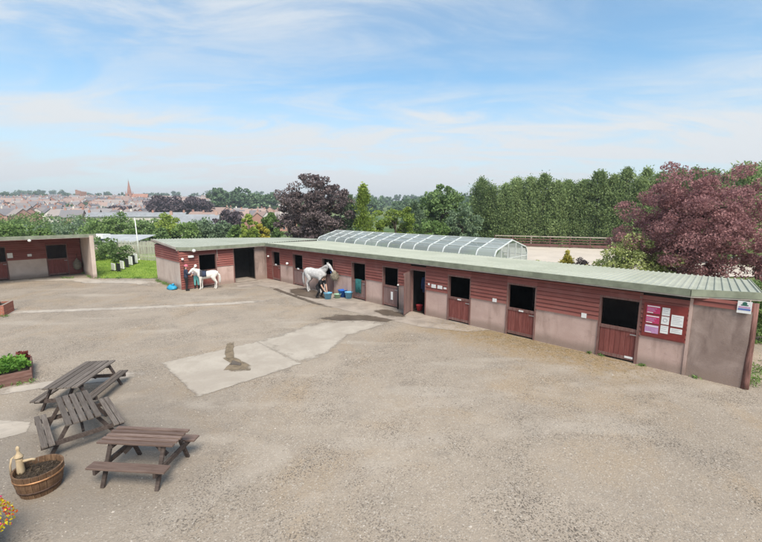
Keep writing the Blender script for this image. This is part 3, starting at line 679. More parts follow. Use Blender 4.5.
# ---- opposite block on the left -------------------------------------
SL = thing('stable_building', 'flat-roofed red stable with deep canopy and end pier beside the lawn', 'stable', W3(-12.5, 0), A)
boards(SL, -18.0, -14.98, 1.5, 3.1, 0, 'y')
MB().b2(-.12, -.02, -18.0, -9.2, 2.45, 3.1).build('wall_core', M['dark_wall'], SL)
def lbdoor(y0, y1):
    stall_door(SL, y0+.05, y1-.05, .06, 1.34, M['plank_red'], -.04, 'y')
    for y in (y0+.02, y1-.02): MB().b2(-.14, .03, y-.03, y+.03, 0, 2.42).build('door_frame', M['frame'], SL)
    MB().b2(-.14, .028, y0, y1, 2.38, 2.445).build('door_head', M['frame'], SL)
lbdoor(-11.40, -10.10); lbdoor(-14.95, -13.60)
boards(SL, -11.40, -10.10, 2.46, 3.1, 0, 'y'); boards(SL, -14.95, -13.60, 2.46, 3.1, 0, 'y')
MB().b2(-.12, .004, -13.60, -11.40, -.05, 1.40).build('rendered_wall', M['render_pale'], SL); MB().b2(-.12, -.02, -13.60, -11.40, 1.401, 2.449).build('wall_core', M['dark_wall'], SL)
boards(SL, -13.60, -11.40, 1.405, 3.1, 0, 'y')
MB().b2(-.12, -.02, -10.10, -9.25, 0, 2.449).build('wall_core', M['dark_wall'], SL); boards(SL, -10.10, -9.25, .03, 3.1, 0, 'y')
MB().b2(-.12, .004, -18.0, -14.95, -.05, 1.5).build('rendered_wall', M['render_pale'], SL); MB().b2(-.12, -.02, -18.0, -14.95, 1.501, 2.449).build('wall_core', M['dark_wall'], SL)
pr = MB(); pr.v = [(-4.0,-9.2,-.05),(3.75,-9.2,-.05),(3.75,-8.95,-.05),(-4,-8.95,-.05),(-4.0,-9.2,2.62),(3.95,-9.2,3.22),(3.95,-8.95,3.22),(-4,-8.95,2.62)]
pr.f = [(3,2,1,0),(4,5,6,7),(0,1,5,4),(1,2,6,5),(2,3,7,6),(3,0,4,7)]; pr.build('end_pier', M['render_pale'], SL)
MB().b2(-4.0, -3.88, -18, -9.21, -.05, 2.62).build('rear_wall', M['render'], SL); MB().b2(-3.87, -.13, -18.1, -18.0, -.05, 2.7).build('end_wall', M['dark_wall'], SL); MB().b2(-3.87, -.13, -18, -9.21, .002, .03).build('stall_floor', M['soil'], SL)
MB().b2(-3.87, -.13, -18, -9.21, 2.5, 2.53).build('stall_ceiling', M['dark_wall'], SL); MB().b2(-3.87, -.13, -12.6, -12.5, 0, 2.49).build('partition', M['dark_wall'], SL)
def lb_roof(s, t_): return (3.9 - 8.2*t_, s, 3.30 - .62*t_)
roof_sheets(SL, lb_roof, (-18.2, -8.8), .20, M['roof'])
fascia(SL, lb_roof(-18.2,0), lb_roof(-8.8,0), -.035, .17, M['fascia'], M['fascia_trim'], (1,0,0))
fascia(SL, lb_roof(-8.795,0), lb_roof(-8.795,1), -.036, .15, M['fascia'], M['fascia_trim'], (0,1,0))
m = MB(); m.poly([(3.88,-18.1,3.12), (3.88,-9.21,3.12), (-.0,-9.21,3.12), (-.0,-18.1,3.12)]); m.build('soffit', M['fascia_trim'], SL)

# ================================================================== signs and fittings
def plate(parent, cx, cz, w, h, mat, name, y=-.04, th=.008): return MB().b2(-w/2, w/2, 0, th, -h/2, h/2).build(name, mat, parent, loc=(cx, y, cz))
def sign_at(name, label, su, sn, z, w, h, mat, cat='sign', rz=0.0, group=None):
    o = MB().b2(-w/2, w/2, -.008, 0, -h/2, h/2).build(name, mat, None); o.location = W3(su, sn, z); o.rotation_euler = (0,0,A+rz); return tag(o, label, cat, group)
# notice board with posters
NB = thing('notice_board', 'dark red notice board with pink and white notices beside the last door', 'notice board', W3(24.84, -.045), A)
MB().b2(-.56, .56, -.012, .006, 1.03, 2.12).build('backing', M['board_red'], NB)
def poster(cx, cz, w, h, mat, kind):
    p = MB().b2(-w/2, w/2, -.006, 0, -h/2, h/2).build('notice', mat, NB, loc=(cx, -.014, cz))
    if kind == 'pink':
        MB().b2(-w*.46, w*.46, -.009, -.0065, h*.30, h*.43).build('heading', M['paper'], p)
        for k, ww in enumerate((.70, .55, .62)): MB().b2(-w*.44, -w*.44 + w*ww, -.009, -.0065, h*(.08-.16*k), h*(.15-.16*k)).build('text_line', M['lilac_paper'], p)
        MB().b2(-w*.44, w*.0, -.009, -.0065, -h*.46, -h*.36).build('text_line', M['paper'], p)
    elif kind == 'round':
        m = MB(); m.lathe([(.045,0),(.06,0),(.06,.003),(.045,.003),(.045,0)], 16, close=False); e = m.build('emblem', M['grey_print'], p, loc=(0,-.0068,.01)); e.rotation_euler = (R(90),0,0)
    else:
        for k in range(5 if kind == 'tall' else 3):
            zz_ = h*.34 - k*h*(.15 if kind == 'tall' else .26); MB().b2(-w*.4, w*(.4 if k % 2 == 0 else .22), -.009, -.0065, zz_-.006, zz_+.004).build('text_line', M['grey_print'], p)
for cz in (1.92, 1.60, 1.28): poster(-.30, cz, .36, .26, M['pink_paper'] if cz > 1.4 else M['lilac_paper'], 'pink')
for cz, kd in ((1.90,'plain'), (1.62,'round'), (1.33,'plain')): poster(.03, cz, .20, .25, M['paper'], kd)
poster(.33, 1.66, .30, .36, M['paper'], 'tall'); poster(.33, 1.34, .30, .16, M['paper'], 'plain')
# white sign hung by the corner post
PS = thing('hanging_sign', 'square white sign with green emblem and blue lettering under the roof corner', 'sign', W3(26.62, -.06), A)
MB().b2(-.15, .15, -.008, .004, 2.18, 2.52).build('panel', M['paper'], PS)
m = MB(); m.lathe([(.0,0),(.05,0),(.05,.004),(.0,.004)], 14, close=False); e = m.build('emblem', M['green_print'], PS, loc=(0,-.0095,2.455)); e.rotation_euler = (R(90),0,0)
MB().b2(-.075, .075, -.012, -.009, 2.395, 2.425).build('emblem_base', M['green_print'], PS)
MB().b2(-.12, .12, -.012, -.009, 2.33, 2.37).build('text_line', M['lilac_paper'], PS); MB().b2(-.13, .13, -.012, -.009, 2.265, 2.315).build('text_line', M['blue_print'], PS)
G1 = 'small white notices on the stable wall'
sign_at('notice', 'white square notice beside the second door from the notice board', 22.52, -.04, 1.335, .17, .17, M['paper'], 'notice', 0, G1)
sign_at('notice', 'white square notice between the two middle red doors of the long stable', 19.05, -.04, 1.33, .19, .15, M['paper'], 'notice', 0, G1)
sign_at('notice', 'left white sheet of the pair of notices beside the open doorway', 15.90, -.04, 1.50, .26, .17, M['paper'], 'notice', 0, G1)
sign_at('notice', 'right white sheet of the pair of notices beside the open doorway', 16.26, -.04, 1.50, .27, .16, M['paper'], 'notice', 0, G1)
sign_at('notice', 'tiny white label after the pair of notices by the doorway', 16.55, -.04, 1.485, .16, .08, M['paper'], 'notice', 0, G1)
sign_at('notice', 'small white label just right of the open doorway frame', 15.62, -.04, 1.56, .11, .10, M['paper'], 'notice', 0, G1)
sign_at('notice', 'narrow white sign high on the wall left of the open doorway', 14.2, -.04, 1.84, .32, .11, M['paper'], 'notice', 0, G1)
sign_at('notice', 'tall white paper on the faded door next to the open doorway', 13.2, -.02, .62, .15, .42, M['paper'], 'notice', 0, G1)
for su, nm in ((17.32,'narrow red door nearest the open doorway'), (20.2,'middle red door of the long stable')):
    sign_at('name_plate', 'white name plate on the ' + nm, su, -.018, 1.07, .19, .055, M['paper'], 'name plate', 0, 'door name plates')
sign_at('name_plate', 'small worn white label low on the door beside the notice board', 23.98, -.006, .16, .24, .07, M['paper'], 'name plate', 0, 'door name plates')
for su, sn, z, lb in ((1.75,-.02,1.17,'white card on the ledge of the door in the stable corner'), (4.6,-.02,1.16,'white card on the ledge of the door behind the grey horse')):
    sign_at('name_plate', lb, su, sn, z, .22, .10, M['paper'], 'name plate', 0, 'door name plates')
def wall_lamp(label, p, rz, s=1.0):
    t_ = thing('wall_lamp', label, 'lamp', p, rz, 'round white outdoor lamps')
    m = MB(); m.lathe([(.0,-.10*s),(.06*s,-.085*s),(.10*s,-.03*s),(.10*s,.02*s),(.07*s,.075*s),(0,.095*s)], 14, (0,-.13*s,0), close=False); m.build('globe', M['white'], t_, True)
    MB().b2(-.04, .04, -.05, 0, -.05, .05).build('bracket', M['metal'], t_); return t_
wall_lamp('round white lamp under the wing roof eave', W3(.80, -5.35, 2.50), A+R(90), 1.05)
wall_lamp('round white lamp on the wing wall close to its outer corner', W3(.48, -5.95, 1.98), A+R(90), .8)
wall_lamp('round white lamp under the canopy of the left stable', W3(-8.62, -12.5, 3.03), A+R(90), .9)
wall_lamp('round white lamp on the corner of the long stable', W3(.9, -.035, 1.72), A, .75)
wall_lamp('round white lamp over the render between the corner doors', W3(3.45, -.035, 1.42), A, .9)
fl = thing('floodlight', 'small white floodlight on a bracket on the wing wall', 'floodlight', W3(.47, -5.45, 2.12), A+R(90))
MB().b2(-.16, .16, -.22, -.10, -.07, .06).build('housing', M['white'], fl); MB().b2(-.03, .03, -.11, 0, -.03, .03).build('bracket', M['metal'], fl)
sign_at('notice', 'white notice on the red boards next to the left stable door frame', -12.46, -13.42, 1.78, .30, .36, M['paper'], 'notice', R(90), G1)
sign_at('notice', 'small white notice on the left stable between its doors', -12.46, -12.35, 1.72, .24, .18, M['paper'], 'notice', R(90), G1)
dp = MB().tube([(0,0,1.7), (0,0,2.45)], .022, 8).build('downpipe', M['fascia_trim'], None, True); dp.location = W3(.50, -3.70, .02); tag(dp, 'short thin pale pipe under the eave of the wing', 'downpipe')

# hay nets
def hay_net(label, p, r, h):
    rng = np.random.default_rng(int(abs(p[0])*100)); t_ = thing('hay_net', label, 'hay net', p, 0, 'hanging hay nets')
    m = MB(); m.lathe([(.02,h),(r*.5,h*.8),(r*.95,h*.45),(r,h*.3),(r*.7,h*.08),(.05,0)], 12); m.build('hay_bundle', M['hay'], t_, True)
    P = unit(rng, 500) * np.array((r*1.02, r*1.02, h*.42)) + np.array((0,0,h*.42)); link('loose_hay', leaf_mesh('loose_hay', P, .12, L_hay, rng, .14), t_)
    MB().tube([(0,0,h-.02), (0,.02,h+.35)], .012, 6).build('cord', M['black'], t_)
L_hay = mat_leaf('hay_stalk', (.24,.21,.16), (.38,.34,.27), .1)
hay_net('bulging hay net hung on the long stable wall behind the grey horse', W3(8.75, -.24, .9), .24, .62)
hay_net('hay net hung beside the end pier of the left stable', W3(-12.2, -9.6, .35), .27, .95)

# buckets
def bucket(label, su, sn, r, h, mat, z=0.0, group='plastic buckets and tubs'):
    t_ = thing('bucket', label, 'bucket', W3(su, sn, z), A, group)
    m = MB(); m.lathe([(r*.72,0),(r*.98,h*.96),(r*1.06,h*.97),(r*1.06,h),(r*.95,h),(r*.70,.02)], 20); m.build('shell', mat, t_, True)
    m = MB(); m.tube([(r*math.cos(a)*1.03, 0, h - .0 - r*.85*math.sin(a)*.5) for a in [math.pi*k/8 for k in range(9)]], .008, 6); m.build('handle', M['metal'], t_); return t_
bucket('light blue bucket the crouching groom reaches into', 9.24, -1.15, .24, .36, M['bucket_lb'], .014)
bucket('low pale green tub beside the light blue bucket', 9.45, -.62, .21, .24, M['bucket_gr'], .01)
bucket('deep blue tub against the wall under the hay net', 9.42, -.22, .26, .42, M['bucket_db'], .01)
bucket('light blue bucket standing by the door frame past the deep blue tub', 9.98, -.22, .23, .38, M['bucket_lb'], .01)
bucket('red bucket just inside the open doorway', 14.75, .35, .17, .30, M['bucket_rd'], .03)
# blue heap by the wing
bt = thing('feed_sack', 'crumpled bright blue plastic sack slumped at the foot of the wing end wall', 'sack', W3(-.25, -6.45, 0), A)
m = MB(); rr = random.Random(3)
pr_ = [(.30,0),(.36,.08),(.33,.2),(.22,.31),(.08,.36),(.02,.37)]
m.lathe(pr_, 16); m.v = [(x*1.25*(1+rr.uniform(-.18,.18)), y*.8*(1+rr.uniform(-.18,.18)), z*.8*(1+rr.uniform(-.15,.15))) for x, y, z in m.v]; m.build('sack_body', M['cyan'], bt, True)
m = MB(); m.tube([(.05,0,.26), (.12,.02,.33), (.20,.05,.31)], [.06,.05,.09], 8); m.build('sack_neck', M['cyan'], bt, True)
# rug over a door, jackets in the doorway
M['teal'] = mat_simple('teal_cloth', (.03,.14,.14), .9, .3, 8)
M['navy'] = mat_simple('navy_cloth', (.032,.042,.075), .85, .3, 8)
def drape(name, label, x0, x1, ztop, drop, mat, loc, cat):
    m = MB(); n = 10; rr = random.Random(len(label))
    for k in range(n+1):
        x = x0 + (x1-x0)*k/n; wv = .012*math.sin(k*1.9)
        for y, z in ((.05, ztop-.10), (.03, ztop+.02), (-.055, ztop+.02), (-.075+wv, ztop-drop*.5), (-.07-wv, ztop-drop*(.95+.1*rr.random()))): m.v.append((x, y, z))
    for k in range(n):
        for j in range(4): m.f.append((k*5+j, k*5+j+1, k*5+j+6, k*5+j+5))
    o = m.build(name, mat, None, True); o.location = loc; o.rotation_euler = (0,0,A); s = o.modifiers.new('thick','SOLIDIFY'); s.thickness = .012
    return tag(o, label, cat)
drape('horse_rug', 'teal rug hanging over the faded door past the blue buckets', -.24, .24, 1.16, .75, M['teal'], W3(10.62, .01), 'rug')
def jacket(label, su, sn, z, mat):
    t_ = thing('hanging_coat', label, 'coat', W3(su, sn, z), A, 'coats in the doorway')
    m = MB(); m.tube([(0,0,-.02), (0,0,-.12), (0,0,-.45), (0,0,-.85)], [(.05,.05),(.10,.22),(.12,.23),(.13,.26)], 10, Vector((1,0,0))); m.build('coat_body', mat, t_, True)
    for s in (-1, 1): MB().tube([(s*.2,0,-.10), (s*.27,0,-.4), (s*.27,-.03,-.7)], [.075,.065,.055], 8).build('sleeve', mat, t_, True)
M['blue_cloth'] = mat_simple('blue_cloth', (.05,.09,.22), .85, .3, 8)
jacket('dark blue coat hanging inside the open doorway', 14.75, .9, 1.75, M['blue_cloth'])
jacket('pale grey coat hanging inside the open doorway', 15.15, 1.3, 1.55, mat_simple('grey_cloth', (.30,.33,.34), .85, .3, 8))
# tethering post
tp = thing('tether_post', 'slim dark post standing by the faded door left of the open doorway', 'post', W3(13.72, -.12, 0), A)
MB().tube([(0,0,0), (0,0,1.25)], .035, 8).build('shaft', M['black'], tp, True); MB().lathe([(.05,1.25),(.05,1.30),(.0,1.33)], 10).build('cap', M['white'], tp)

rng = np.random.default_rng(55); pts = []
def weed_line(a, b, n, spread, hgt):
    a = np.array(a); b = np.array(b); k = rng.integers(0, max(3, n//22), n); cl = rng.uniform(0, 1, max(3, n//22)); P = a + (b-a)*cl[k][:,None] + rng.normal(size=(n,2))*spread
    for p in P: pts.append((p[0], p[1], rng.uniform(.01, hgt)))
weed_line(W2(-4.2,-6.22), W2(-1.0,-6.22), 420, .07, .16); weed_line(W2(-9.0,-9.3), W2(-12.3,-9.3), 160, .06, .12); weed_line((-24.0,29.0), (-16.5,28.85), 500, .10, .13)
weed_line(W2(26.9,.25), W2(27.4,3.5), 500, .16, .22); weed_line(W2(20.9,-.06), W2(26.7,-.06), 120, .04, .07); weed_line((-18.9,18.0), (-17.6,18.3), 90, .06, .10); weed_line((-11.6,10.1), (-10.3,10.95), 140, .06, .10)
wm_ = leaf_mesh('weeds', np.array(pts), .11, L_['green'], rng, .25, 1.2); wo = link('weeds', wm_); wo['kind'] = 'stuff'; tag(wo, 'scattered weeds along wall feet and yard edges', 'weeds')
# ================================================================== picnic tables
W_a = mat_wood('weathered_table_wood', (.115,.092,.078), (.225,.192,.168), (2.5, 34, 34), .8, .6)
W_b = mat_wood('reddish_table_wood', (.135,.088,.072), (.25,.18,.152), (2.5, 34, 34), .8, .6)
W_d = mat_wood('dark_table_frame', (.055,.040,.035), (.11,.085,.075), (3, 20, 20), .85, .3)
def picnic(label, x, y, ang, L, tw, so, mat, n_top=5, n_seat=2, sw=.26, th=.74, sh=.43, gap=.011):
    t_ = thing('picnic_table', label, 'picnic table', (x, y, 0), R(ang), 'wooden picnic tables in the yard')
    pw = tw / n_top
    pm = MB().b2(-L/2, L/2, -pw/2+gap, pw/2-gap, -.019, .019).mesh('tabletop_plank', mat); sm_ = sw / n_seat
    rr = random.Random(int(x*100))
    for i in range(n_top):
        o = link('tabletop_plank', pm, t_, loc=(rr.uniform(-.008,.008), -tw/2 + pw*(i+.5), th + rr.uniform(-.003,.003)), rz=R(rr.uniform(-.25,.25))); bevel(o, .006)
    qm = MB().b2(-L/2, L/2, -sm_/2+.006, sm_/2-.006, -.019, .019).mesh('seat_plank', mat)
    for s in (-1, 1):
        for i in range(n_seat): bevel(link('seat_plank', qm, t_, loc=(rr.uniform(-.01,.01), s*so - sw/2 + sm_*(i+.5), sh + rr.uniform(-.003,.003)), rz=R(rr.uniform(-.25,.25))), .006)
    for ex in (-1, 1):
        xx = ex*(L/2 - .22); k = ex*.045
        for s in (-1, 1):
            MB().bar((xx, s*(tw/2-.10), th-.022), (xx, s*(so+.01), .0), .045, .07).build('leg', W_d, t_)
        MB().bar((xx-k, -tw/2+.03, th-.066), (xx-k, tw/2-.03, th-.066), .045, .09).build('top_bearer', W_d, t_)
        MB().bar((xx+k, -so-sw/2, sh-.066), (xx+k, so+sw/2, sh-.066), .045, .09).build('seat_bearer', W_d, t_)
        MB().bar((xx-k*2, 0, sh-.05), (xx-ex*.42, 0, th-.03), .045, .07).build('brace', W_d, t_)
    return t_
picnic('grey weathered picnic table standing closest to the concrete slab', -8.06, 10.02, 98, 1.80, .82, .60, W_a, 5, 2, .24, .67, .35)
picnic('grey narrow picnic table between the barrel tub and the other tables', -6.75, 8.16, -45, 1.66, .62, .60, W_a, 5, 2, .22, .70, .39)
picnic('reddish brown picnic table with single-plank seats', -4.53, 6.94, -4.5, 1.48, .60, .49, W_b, 5, 1, .22, .74, .43, .020)

# ================================================================== barrel tub, pump, planters
BT = thing('barrel_tub', 'half-barrel wooden tub with a copper band and dark soil', 'tub', (-6.20, 6.47, 0), 0)
W_s = mat_wood('stave_wood', (.115,.062,.036), (.235,.145,.085), (22, 22, 2), .75, .5, .5)
ns = 22; r0, r1, hh = .29, .37, .44
for k in range(ns):
    a0, a1 = 2*math.pi*k/ns + .008, 2*math.pi*(k+1)/ns - .008; m = MB()
    prof = [(r0,0),(r0+.055,hh*.5),(r1,hh)]
    for r_, z in prof:
        for a in (a0, a1):
            for dr in (0, -.028): m.v.append(((r_+dr)*math.cos(a), (r_+dr)*math.sin(a), z))
    for i in range(2):
        b = i*4; m.f += [(b, b+2, b+6, b+4), (b+3, b+1, b+5, b+7), (b+1, b, b+4, b+5), (b+2, b+3, b+7, b+6)]
    m.f += [(0,1,3,2), (8,10,11,9)]; m.build('stave', W_s, BT)
M['copper'] = mat_simple('copper_band', (.42,.22,.11), .45, .3, 12, .5, 0, 0, .6)
M['iron'] = mat_simple('rusty_iron', (.10,.06,.045), .7, .4, 14, .4, 0, 0, .4)
def hoop(z, mat): 
    r_ = float(np.interp(z, [0, hh*.5, hh], [r0, r0+.055, r1])); m = MB(); m.lathe([(r_+.003,z-.018),(r_+.008,z-.018),(r_+.010,z+.018),(r_+.003,z+.018)], 44, close=False); m.build('hoop', mat, BT, True)
hoop(.33, M['copper']); hoop(.12, M['iron'])
m = MB(); m.lathe([(.335,.335),(.20,.35),(.0,.36)], 24, close=False); m.build('soil', M['soil'], BT, True)
m = MB(); m.lathe([(.26,.02),(.01,.02)], 24, close=False); m.build('bottom', W_s, BT)
rng = np.random.default_rng(12); P = np.stack([rng.normal(0,.14,160), rng.normal(0,.14,160), rng.uniform(.36,.41,160)],1); link('dead_stalks', leaf_mesh('dead_stalks', P, .07, mat_leaf('dry_stalk', (.07,.05,.035), (.16,.12,.08), .1), rng, .2), BT)['kind'] = 'stuff'
PU = thing('garden_pump', 'pale wooden ornamental hand pump standing in the barrel tub', 'pump', (-6.45, 6.40, .345), R(20))
W_p = mat_wood('pale_pump_wood', (.42,.31,.19), (.58,.46,.31), (18, 18, 3), .65, .2, .15)
m = MB(); m.lathe([(.056,0),(.060,.05),(.053,.26),(.051,.32)], 12); m.build('column', W_p, PU, True)
m = MB(); m.lathe([(.068,.32),(.072,.335),(.046,.37),(.028,.41),(.022,.45),(.032,.48),(.024,.52),(.0,.54)], 12); m.build('cap', W_p, PU, True)
m = MB(); m.tube([(.05,0,.235), (.16,.02,.235), (.215,.03,.215)], [.026,.022,.024], 8); m.build('spout', W_p, PU, True)
m = MB(); m.tube([(-.03,0,.37), (-.10,-.02,.33), (-.125,-.03,.20), (-.13,-.03,.03)], [.018,.018,.016,.020], 8); m.build('handle', W_p, PU, True)
# vegetable planter
dirv = Vector((-10.35+10.95, 11.03-10.63, 0)).normalized(); ang = math.atan2(dirv.y, dirv.x)
VP = thing('vegetable_planter', 'low wooden planter box full of green salad plants', 'planter', (-10.35, 11.03, 0), R(41))
W_v = mat_wood('planter_wood', (.15,.075,.06), (.25,.15,.125), (2.5, 26, 26), .8, .3)
PL, PD, PH = 2.2, 1.5, .36
for k in range(2):
    z = PH/2*(k+.5); zs = PH/2 - .008
    MB().box((-PL/2, 0.02, z), (PL, .04, zs)).build('side_plank', W_v, VP); MB().box((-PL/2, PD-.02, z), (PL, .04, zs)).build('side_plank', W_v, VP)
    MB().box((-.02, PD/2, z), (.04, PD-.082, zs)).build('end_plank', W_v, VP); MB().box((-PL+.02, PD/2, z), (.04, PD-.082, zs)).build('end_plank', W_v, VP)
MB().b2(-PL+.045, -.045, .045, PD-.045, 0, PH-.06).build('soil', M['soil'], VP)
rr = random.Random(6); rng = np.random.default_rng(6)
for i in range(6):
    for j in range(4):
        x = -.22 - i*.33 + rr.uniform(-.06,.06); y = .22 + j*.34 + rr.uniform(-.06,.06); n = 60
        az = rng.uniform(0, 6.28, n); rd = rng.uniform(.02, .19, n); P = np.stack([np.cos(az)*rd, np.sin(az)*rd, .02 + .26*rng.uniform(.2,1,n)*(1-(rd/.25)**2)], 1)
        D = np.stack([np.cos(az), np.sin(az), np.full(n, .8)], 1)
        link('salad_plant', leaf_mesh('salad_plant', P, rng.uniform(.10,.14), L_['redleaf'] if (i*4+j) in (3, 14) else L_['veg'], rng, .7, .2, .3, D), VP, loc=(x, y, PH-.02))
# brick planter
t = NT('planter_brick'); br = t.new('ShaderNodeTexBrick'); t.l.new(t.scaled(t.obj(), (1,1,1), (R(90),0,0)), br.inputs['Vector'])
br.inputs['Scale'].default_value = 1; br.inputs['Brick Width'].default_value = .225; br.inputs['Row Height'].default_value = .075; br.inputs['Mortar Size'].default_value = .008
t.put(br.inputs['Color1'], (.30,.085,.055)); t.put(br.inputs['Color2'], (.40,.13,.08)); t.put(br.inputs['Mortar'], (.30,.25,.21))
M['brick'] = t.pbr(t.mix(t.ramp(t.noise(7), .45, .75, 0, .5), br.outputs['Color'], (.20,.08,.06)), .9, .15)
BP = thing('brick_planter', 'small square red brick planter out on the gravel by the left stable', 'planter', (-18.98, 18.6, 0), math.atan2(.36, .33)*.55)
for c, s in (((0,-.55,.26),(1.3,.11,.52)), ((0,.55,.26),(1.3,.11,.52)), ((-.595,0,.26),(.11,.986,.52)), ((.595,0,.26),(.11,.986,.52))): MB().box(c, s).build('brick_wall', M['brick'], BP)
MB().b2(-.53, .53, -.49, .49, 0, .44).build('soil', M['soil'], BP)
P, _ = crown_pts(rng, 260, (.4,.35,.14), 10, .12); P[:,2] += .5; link('foliage', leaf_mesh('foliage', P, .10, L_['copper'], rng, .5, .4), BP)
# flower tub at the near left
FT = thing('flower_tub', 'tub overflowing with yellow and red flowers at the near edge of the yard', 'flower tub', (-5.93, 4.88, 0), 0)
m = MB(); m.lathe([(.30,0),(.36,.30),(.40,.40),(.37,.40),(.33,.34)], 20); m.build('tub', mat_simple('terracotta', (.30,.13,.08), .85, .2, 6), FT, True)
P, _ = crown_pts(rng, 900, (.50,.46,.30), 24, .14); P[:,2] += .52; link('foliage', leaf_mesh('foliage', P, .085, L_['lime'], rng, .6, .3), FT)
for key, n, nm in (('petal_y', 800, 'yellow_flowers'), ('petal_r', 320, 'red_flowers'), ('petal_p', 200, 'pink_flowers')):
    d = unit(rng, n); d[:,2] = np.abs(d[:,2]); P = d * np.array((.56,.52,.36)) * rng.uniform(.92, 1.12, n)[:,None]; P[:,2] += .52
    o = link(nm, leaf_mesh(nm, P, .045, L_[key], rng, .7), FT); o['kind'] = 'stuff'
#@@PART2
# ================================================================== people and horses
M['skin'] = mat_simple('skin', (.56,.34,.25), .55, .08, 20)
M['hair'] = mat_simple('brown_hair', (.05,.028,.018), .6, .3, 30)
M['boot'] = mat_simple('black_boot', (.02,.018,.017), .5, .2, 12)
M['eye'] = mat_simple('dark_eye', (.012,.01,.01), .2, .1, 12)
def remesh(o, v, it=4):
    m = o.modifiers.new('remesh', 'REMESH'); m.mode = 'VOXEL'; m.voxel_size = v; m.use_smooth_shade = True
    s = o.modifiers.new('smooth', 'SMOOTH'); s.factor = .5; s.iterations = it; return o
def person(label, loc, rz, J, top, legs, hat=None, hair=None, sleeves='long', scale=1.0):
    """J: joint positions (x forward, y left, z up): hip, chest, neck, head, and l/r shoulder elbow hand, hipj knee ankle"""
    t_ = thing('person', label, 'person', loc, rz); t_.scale = (scale,)*3
    V = {k: Vector(v) for k, v in J.items()}; b = MB(); up = Vector((0,0,1))
    def arm(s, m, g, to_hand=True):
        pts = [V[s+'sh'], V[s+'sh'].lerp(V[s+'el'], .5), V[s+'el'], V[s+'el'].lerp(V[s+'ha'], .35), V[s+'ha']]
        m.tube(pts, [.055*g, .05*g, .042*g, .042*g, .030*g], 8)
    def leg(s, m, g, k=1.0):
        pts = [V[s+'hp'], V[s+'hp'].lerp(V[s+'kn'], .4), V[s+'kn'], V[s+'kn'].lerp(V[s+'an'], .35), V[s+'an']]
        m.tube(pts, [.092*g, .085*g, .062*g, .060*g, .042*g], 8)
    def torso(m, g): 
        ax = (V['chest'] - V['hip']).normalized(); f = Vector((1,0,0)); sd = Vector((0,1,0))
        m.tube([V['hip'] - ax*.10, V['hip'], V['hip'].lerp(V['chest'], .45), V['chest'], V['chest'].lerp(V['neck'], .65), V['neck']], [(.13*g,.10*g),(.165*g,.115*g),(.14*g,.10*g),(.175*g,.115*g),(.15*g,.085*g),(.06,.06)], 12, Vector((1,0,.01)))
    torso(b, 1)
    hd = V['head']; nk = V['neck']; ax = (hd - nk).normalized(); fw = V['look'] - hd if 'look' in V else Vector((1,0,0)); fw = (fw - ax*fw.dot(ax)).normalized()
    b.tube([nk - ax*.04, nk + ax*.03, hd - ax*.08], [.058,.05,.055], 8)
    b.tube([hd - ax*.125, hd - ax*.09, hd - ax*.02, hd + ax*.05, hd + ax*.10, hd + ax*.12], [(.03,.035),(.055,.065),(.072,.088),(.075,.095),(.055,.07),(.02,.03)], 12, fw)
    sdv = ax.cross(fw).normalized()
    b.tube([hd + fw*.075 + ax*.02, hd + fw*.105 - ax*.025, hd + fw*.08 - ax*.035], [.012,.018,.012], 6)
    for s in (-1, 1): b.tube([hd + sdv*.07*s + ax*.025, hd + sdv*.085*s, hd + sdv*.07*s - ax*.03], [.012,.016,.012], 6)
    for s in ('l', 'r'):
        arm(s, b, 1.0); leg(s, b, 1.0)
        d = (V[s+'ha'] - V[s+'el']).normalized(); p = V[s+'ha']; q = d.cross(Vector((1,0,.2))).normalized(); w = d.cross(q).normalized()
        b.tube([p, p + d*.05, p + d*.10], [(.026,.030),(.022,.042),(.016,.040)], 8)
        for k, ln in enumerate((.062,.075,.070,.055)):
            o_ = p + d*.095 + w*(.030 - k*.020); b.tube([o_, o_ + d*ln*.55, o_ + d*ln*.9 + q*.018], [.0095,.009,.007], 6)
        b.tube([p + d*.03 + w*.03, p + d*.06 + w*.055, p + d*.095 + w*.058], [.012,.010,.008], 6)
        a = V[s+'an']; fd = V.get(s+'toe', a + Vector((.17,0,-.06))) - a
        b.tube([a - Vector((.03,0,.03)), a + fd*.3, a + fd], [.04,.045,.03], 8)
    remesh(b.build('body', M['skin'], t_, True), .011, 3)
    g = MB(); torso(g, 1.14)
    for s in ('l', 'r'):
        if sleeves == 'long': arm(s, g, 1.35)
        else: g.tube([V[s+'sh'], V[s+'sh'].lerp(V[s+'el'], .75)], [.078,.062], 8)
    remesh(g.build('jacket' if sleeves == 'long' else 'shirt', top, t_, True), .016, 3)
    g = MB(); ax2 = (V['chest'] - V['hip']).normalized(); g.tube([V['hip'] - ax2*.13, V['hip'] - ax2*.02, V['hip'] + ax2*.06], [(.15,.12),(.185,.135),(.17,.125)], 12, Vector((1,0,.01)))
    for s in ('l', 'r'): leg(s, g, 1.22)
    remesh(g.build('trousers', legs, t_, True), .015, 3)
    for s in ('l', 'r'):
        a = V[s+'an']; fd = V.get(s+'toe', a + Vector((.17,0,-.06))) - a; kd = (V[s+'kn'] - a)
        g = MB(); g.tube([a + kd*.45, a + kd*.1, a + Vector((0,0,-.03))], [.066,.060,.055], 10); g.tube([a + Vector((-.05,0,-.035)), a + fd*.35 + Vector((0,0,-.005)), a + fd*1.08], [(.05,.045),(.052,.05),(.04,.03)], 10); remesh(g.build('boot', M['boot'], t_, True), .014, 2)
    for s in (-1, 1):
        g = MB(); c = hd + fw*.088 + sdv*.032*s + ax*.012; g.tube([c - fw*.006, c, c + fw*.005], [.010,.013,.006], 6); g.build('eye', M['eye'], t_)
    g = MB(); c = hd + fw*.09 - ax*.062; g.bar(c - sdv*.024, c + sdv*.024, .012, .010); g.build('mouth', mat_lip, t_)
